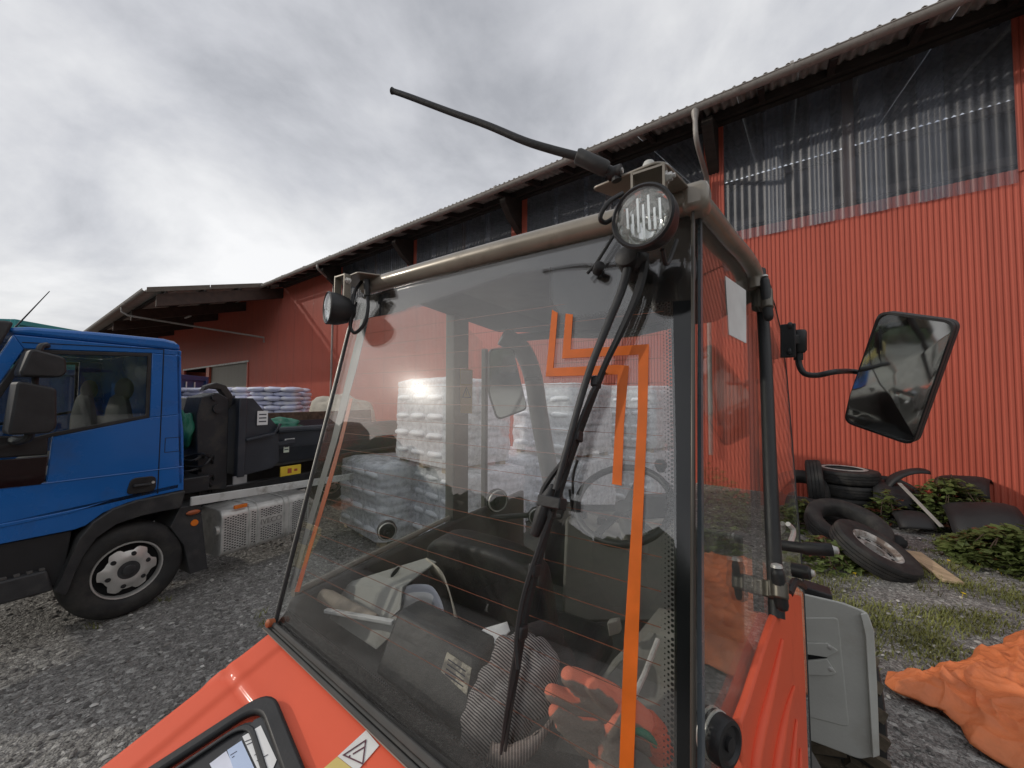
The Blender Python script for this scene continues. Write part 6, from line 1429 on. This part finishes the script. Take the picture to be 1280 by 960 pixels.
# work gloves: palm plus five bent fingers, grown as one surface
def glove(label, pts_palm, fingers, cuff, nfront):
    t = thing('work_glove', label, 'glove', pts_palm[0], group='work gloves behind the rear window')
    b = MB()
    def limb(P, R):
        Q = bez(P, 5); n = len(Q); rr = []
        for i in range(n):
            x = i / (n - 1) * (len(R) - 1); j = min(int(x), len(R) - 2); rr.append(R[j] + (R[j + 1] - R[j]) * (x - j))
        rr = [q * 1.22 for q in rr]; b.tube(Q, rr, 12)
        for p, r in ((Q[0], rr[0]), (Q[-1], rr[-1])): b.ellip(p, (r, r, r), seg=12, rings=8)
    for P, R in fingers: limb(P, R)
    limb(*pts_palm[1])
    for P, R in pts_palm[2:]: limb(P, R)
    o = b.build('glove_shell', [GLOVEO, GLOVEG], t, smooth=180)
    rm_ = o.modifiers.new('remesh', 'REMESH'); rm_.mode = 'VOXEL'; rm_.voxel_size = .0028; rm_.use_smooth_shade = True
    sm_ = o.modifiers.new('smooth', 'SMOOTH'); sm_.iterations = 6; sm_.factor = .5
    return t, o
def two_tone(name, up, lev):
    """coral knit above, grey coating below, split by height across the hand"""
    m, t = newmat(name); N = t.nodes.new; L = t.links.new
    o = N('ShaderNodeOutputMaterial'); b = N('ShaderNodeBsdfPrincipled'); L(b.outputs[0], o.inputs[0]); b.inputs['Roughness'].default_value = .85
    co = N('ShaderNodeTexCoord'); nz = N('ShaderNodeTexNoise'); L(co.outputs['Object'], nz.inputs[0]); nz.inputs['Scale'].default_value = 40; nz.inputs['Detail'].default_value = 4
    dp = N('ShaderNodeVectorMath'); dp.operation = 'DOT_PRODUCT'; L(co.outputs['Normal'], dp.inputs[0]); dp.inputs[1].default_value = up
    ma = N('ShaderNodeMath'); ma.operation = 'MULTIPLY_ADD'; L(nz.outputs[0], ma.inputs[0]); ma.inputs[1].default_value = .5; L(dp.outputs['Value'], ma.inputs[2])
    mr = N('ShaderNodeMapRange'); L(ma.outputs[0], mr.inputs[0]); mr.inputs[1].default_value = lev + .25 - .06; mr.inputs[2].default_value = lev + .25 + .06
    mx = N('ShaderNodeMix'); mx.data_type = 'RGBA'; L(mr.outputs[0], mx.inputs[0]); mx.inputs[6].default_value = (.24, .20, .165, 1); mx.inputs[7].default_value = (.88, .235, .135, 1); L(mx.outputs[2], b.inputs['Base Color'])
    wv = N('ShaderNodeTexNoise'); L(co.outputs['Object'], wv.inputs[0]); wv.inputs['Scale'].default_value = 260; bp_ = N('ShaderNodeBump'); L(wv.outputs[0], bp_.inputs['Height']); bp_.inputs['Strength'].default_value = .6; bp_.inputs['Distance'].default_value = .003; L(bp_.outputs[0], b.inputs['Normal'])
    return m
Yg = .70
def gp(u, v, Y=Yg): return at(u, v, Y)
up_g = (UP * .9 - FW * .35).normalized()
g1, o1 = glove('coral glove with grey palm coating, fingers pointing left, uppermost of the pair',
    [gp(745, 880), ([gp(730, 862), gp(760, 880), gp(795, 905), gp(818, 925)], [.024, .028, .027, .022]), ([gp(738, 872, .71), gp(770, 897, .71), gp(800, 915, .71)], [.02, .024, .02])],
    [([gp(742, 862, .69), gp(725, 852, .685), gp(712, 846, .68)], [.0165, .016, .0135]),
     ([gp(738, 872, .69), gp(712, 874, .685), gp(690, 866, .68)], [.0135, .0135, .0115]),
     ([gp(745, 884, .69), gp(716, 886, .685), gp(698, 890, .68)], [.013, .013, .0105]),
     ([gp(752, 893, .69), gp(724, 901, .685), gp(700, 902, .68)], [.012, .012, .010]),
     ([gp(765, 880, .68), gp(752, 868, .67), gp(742, 858, .665)], [.0135, .013, .011])], None, None)
m1 = two_tone('coral_and_grey_glove', (UP * .95 - RT * .1 + FW * .2).normalized(), .15); o1.data.materials.clear(); o1.data.materials.append(m1)
b = MB(); b.tube([gp(806, 905, .695), gp(816, 918, .695), gp(826, 940, .70)], [.026, .028, .024], 16); b.build('cuff', GLOVEO, g1, smooth=60)
b = MB(); b.tube(bez([gp(790, 912, .672), gp(808, 918, .668), gp(822, 934, .675)], 4), .006, 8); b.build('cuff_hem', CUFFG, g1, smooth=60)
g2, o2 = glove('coral glove with grey palm, lower of the pair, wrist hanging down',
    [gp(740, 930, .68), ([gp(745, 905, .69), gp(758, 930, .68), gp(765, 965, .67), gp(758, 1000, .66)], [.018, .022, .022, .02]), ([gp(735, 905, .69), gp(748, 935, .685), gp(752, 975, .67)], [.014, .017, .017])],
    [([gp(745, 905, .68), gp(718, 902, .675), gp(694, 890, .67)], [.013, .0125, .0105]),
     ([gp(748, 915, .68), gp(722, 915, .675), gp(702, 905, .67)], [.0125, .012, .010]),
     ([gp(750, 925, .68), gp(730, 928, .675), gp(712, 918, .67)], [.012, .0115, .0095]),
     ([gp(752, 935, .68), gp(738, 938, .675), gp(724, 930, .67)], [.011, .0105, .009]),
     ([gp(762, 915, .675), gp(772, 900, .67), gp(778, 888, .668)], [.0125, .012, .010])], None, None)
m2g = two_tone('coral_edged_grey_glove', (UP * .6 - RT * .6 + FW * .3).normalized(), .25); o2.data.materials.clear(); o2.data.materials.append(m2g)
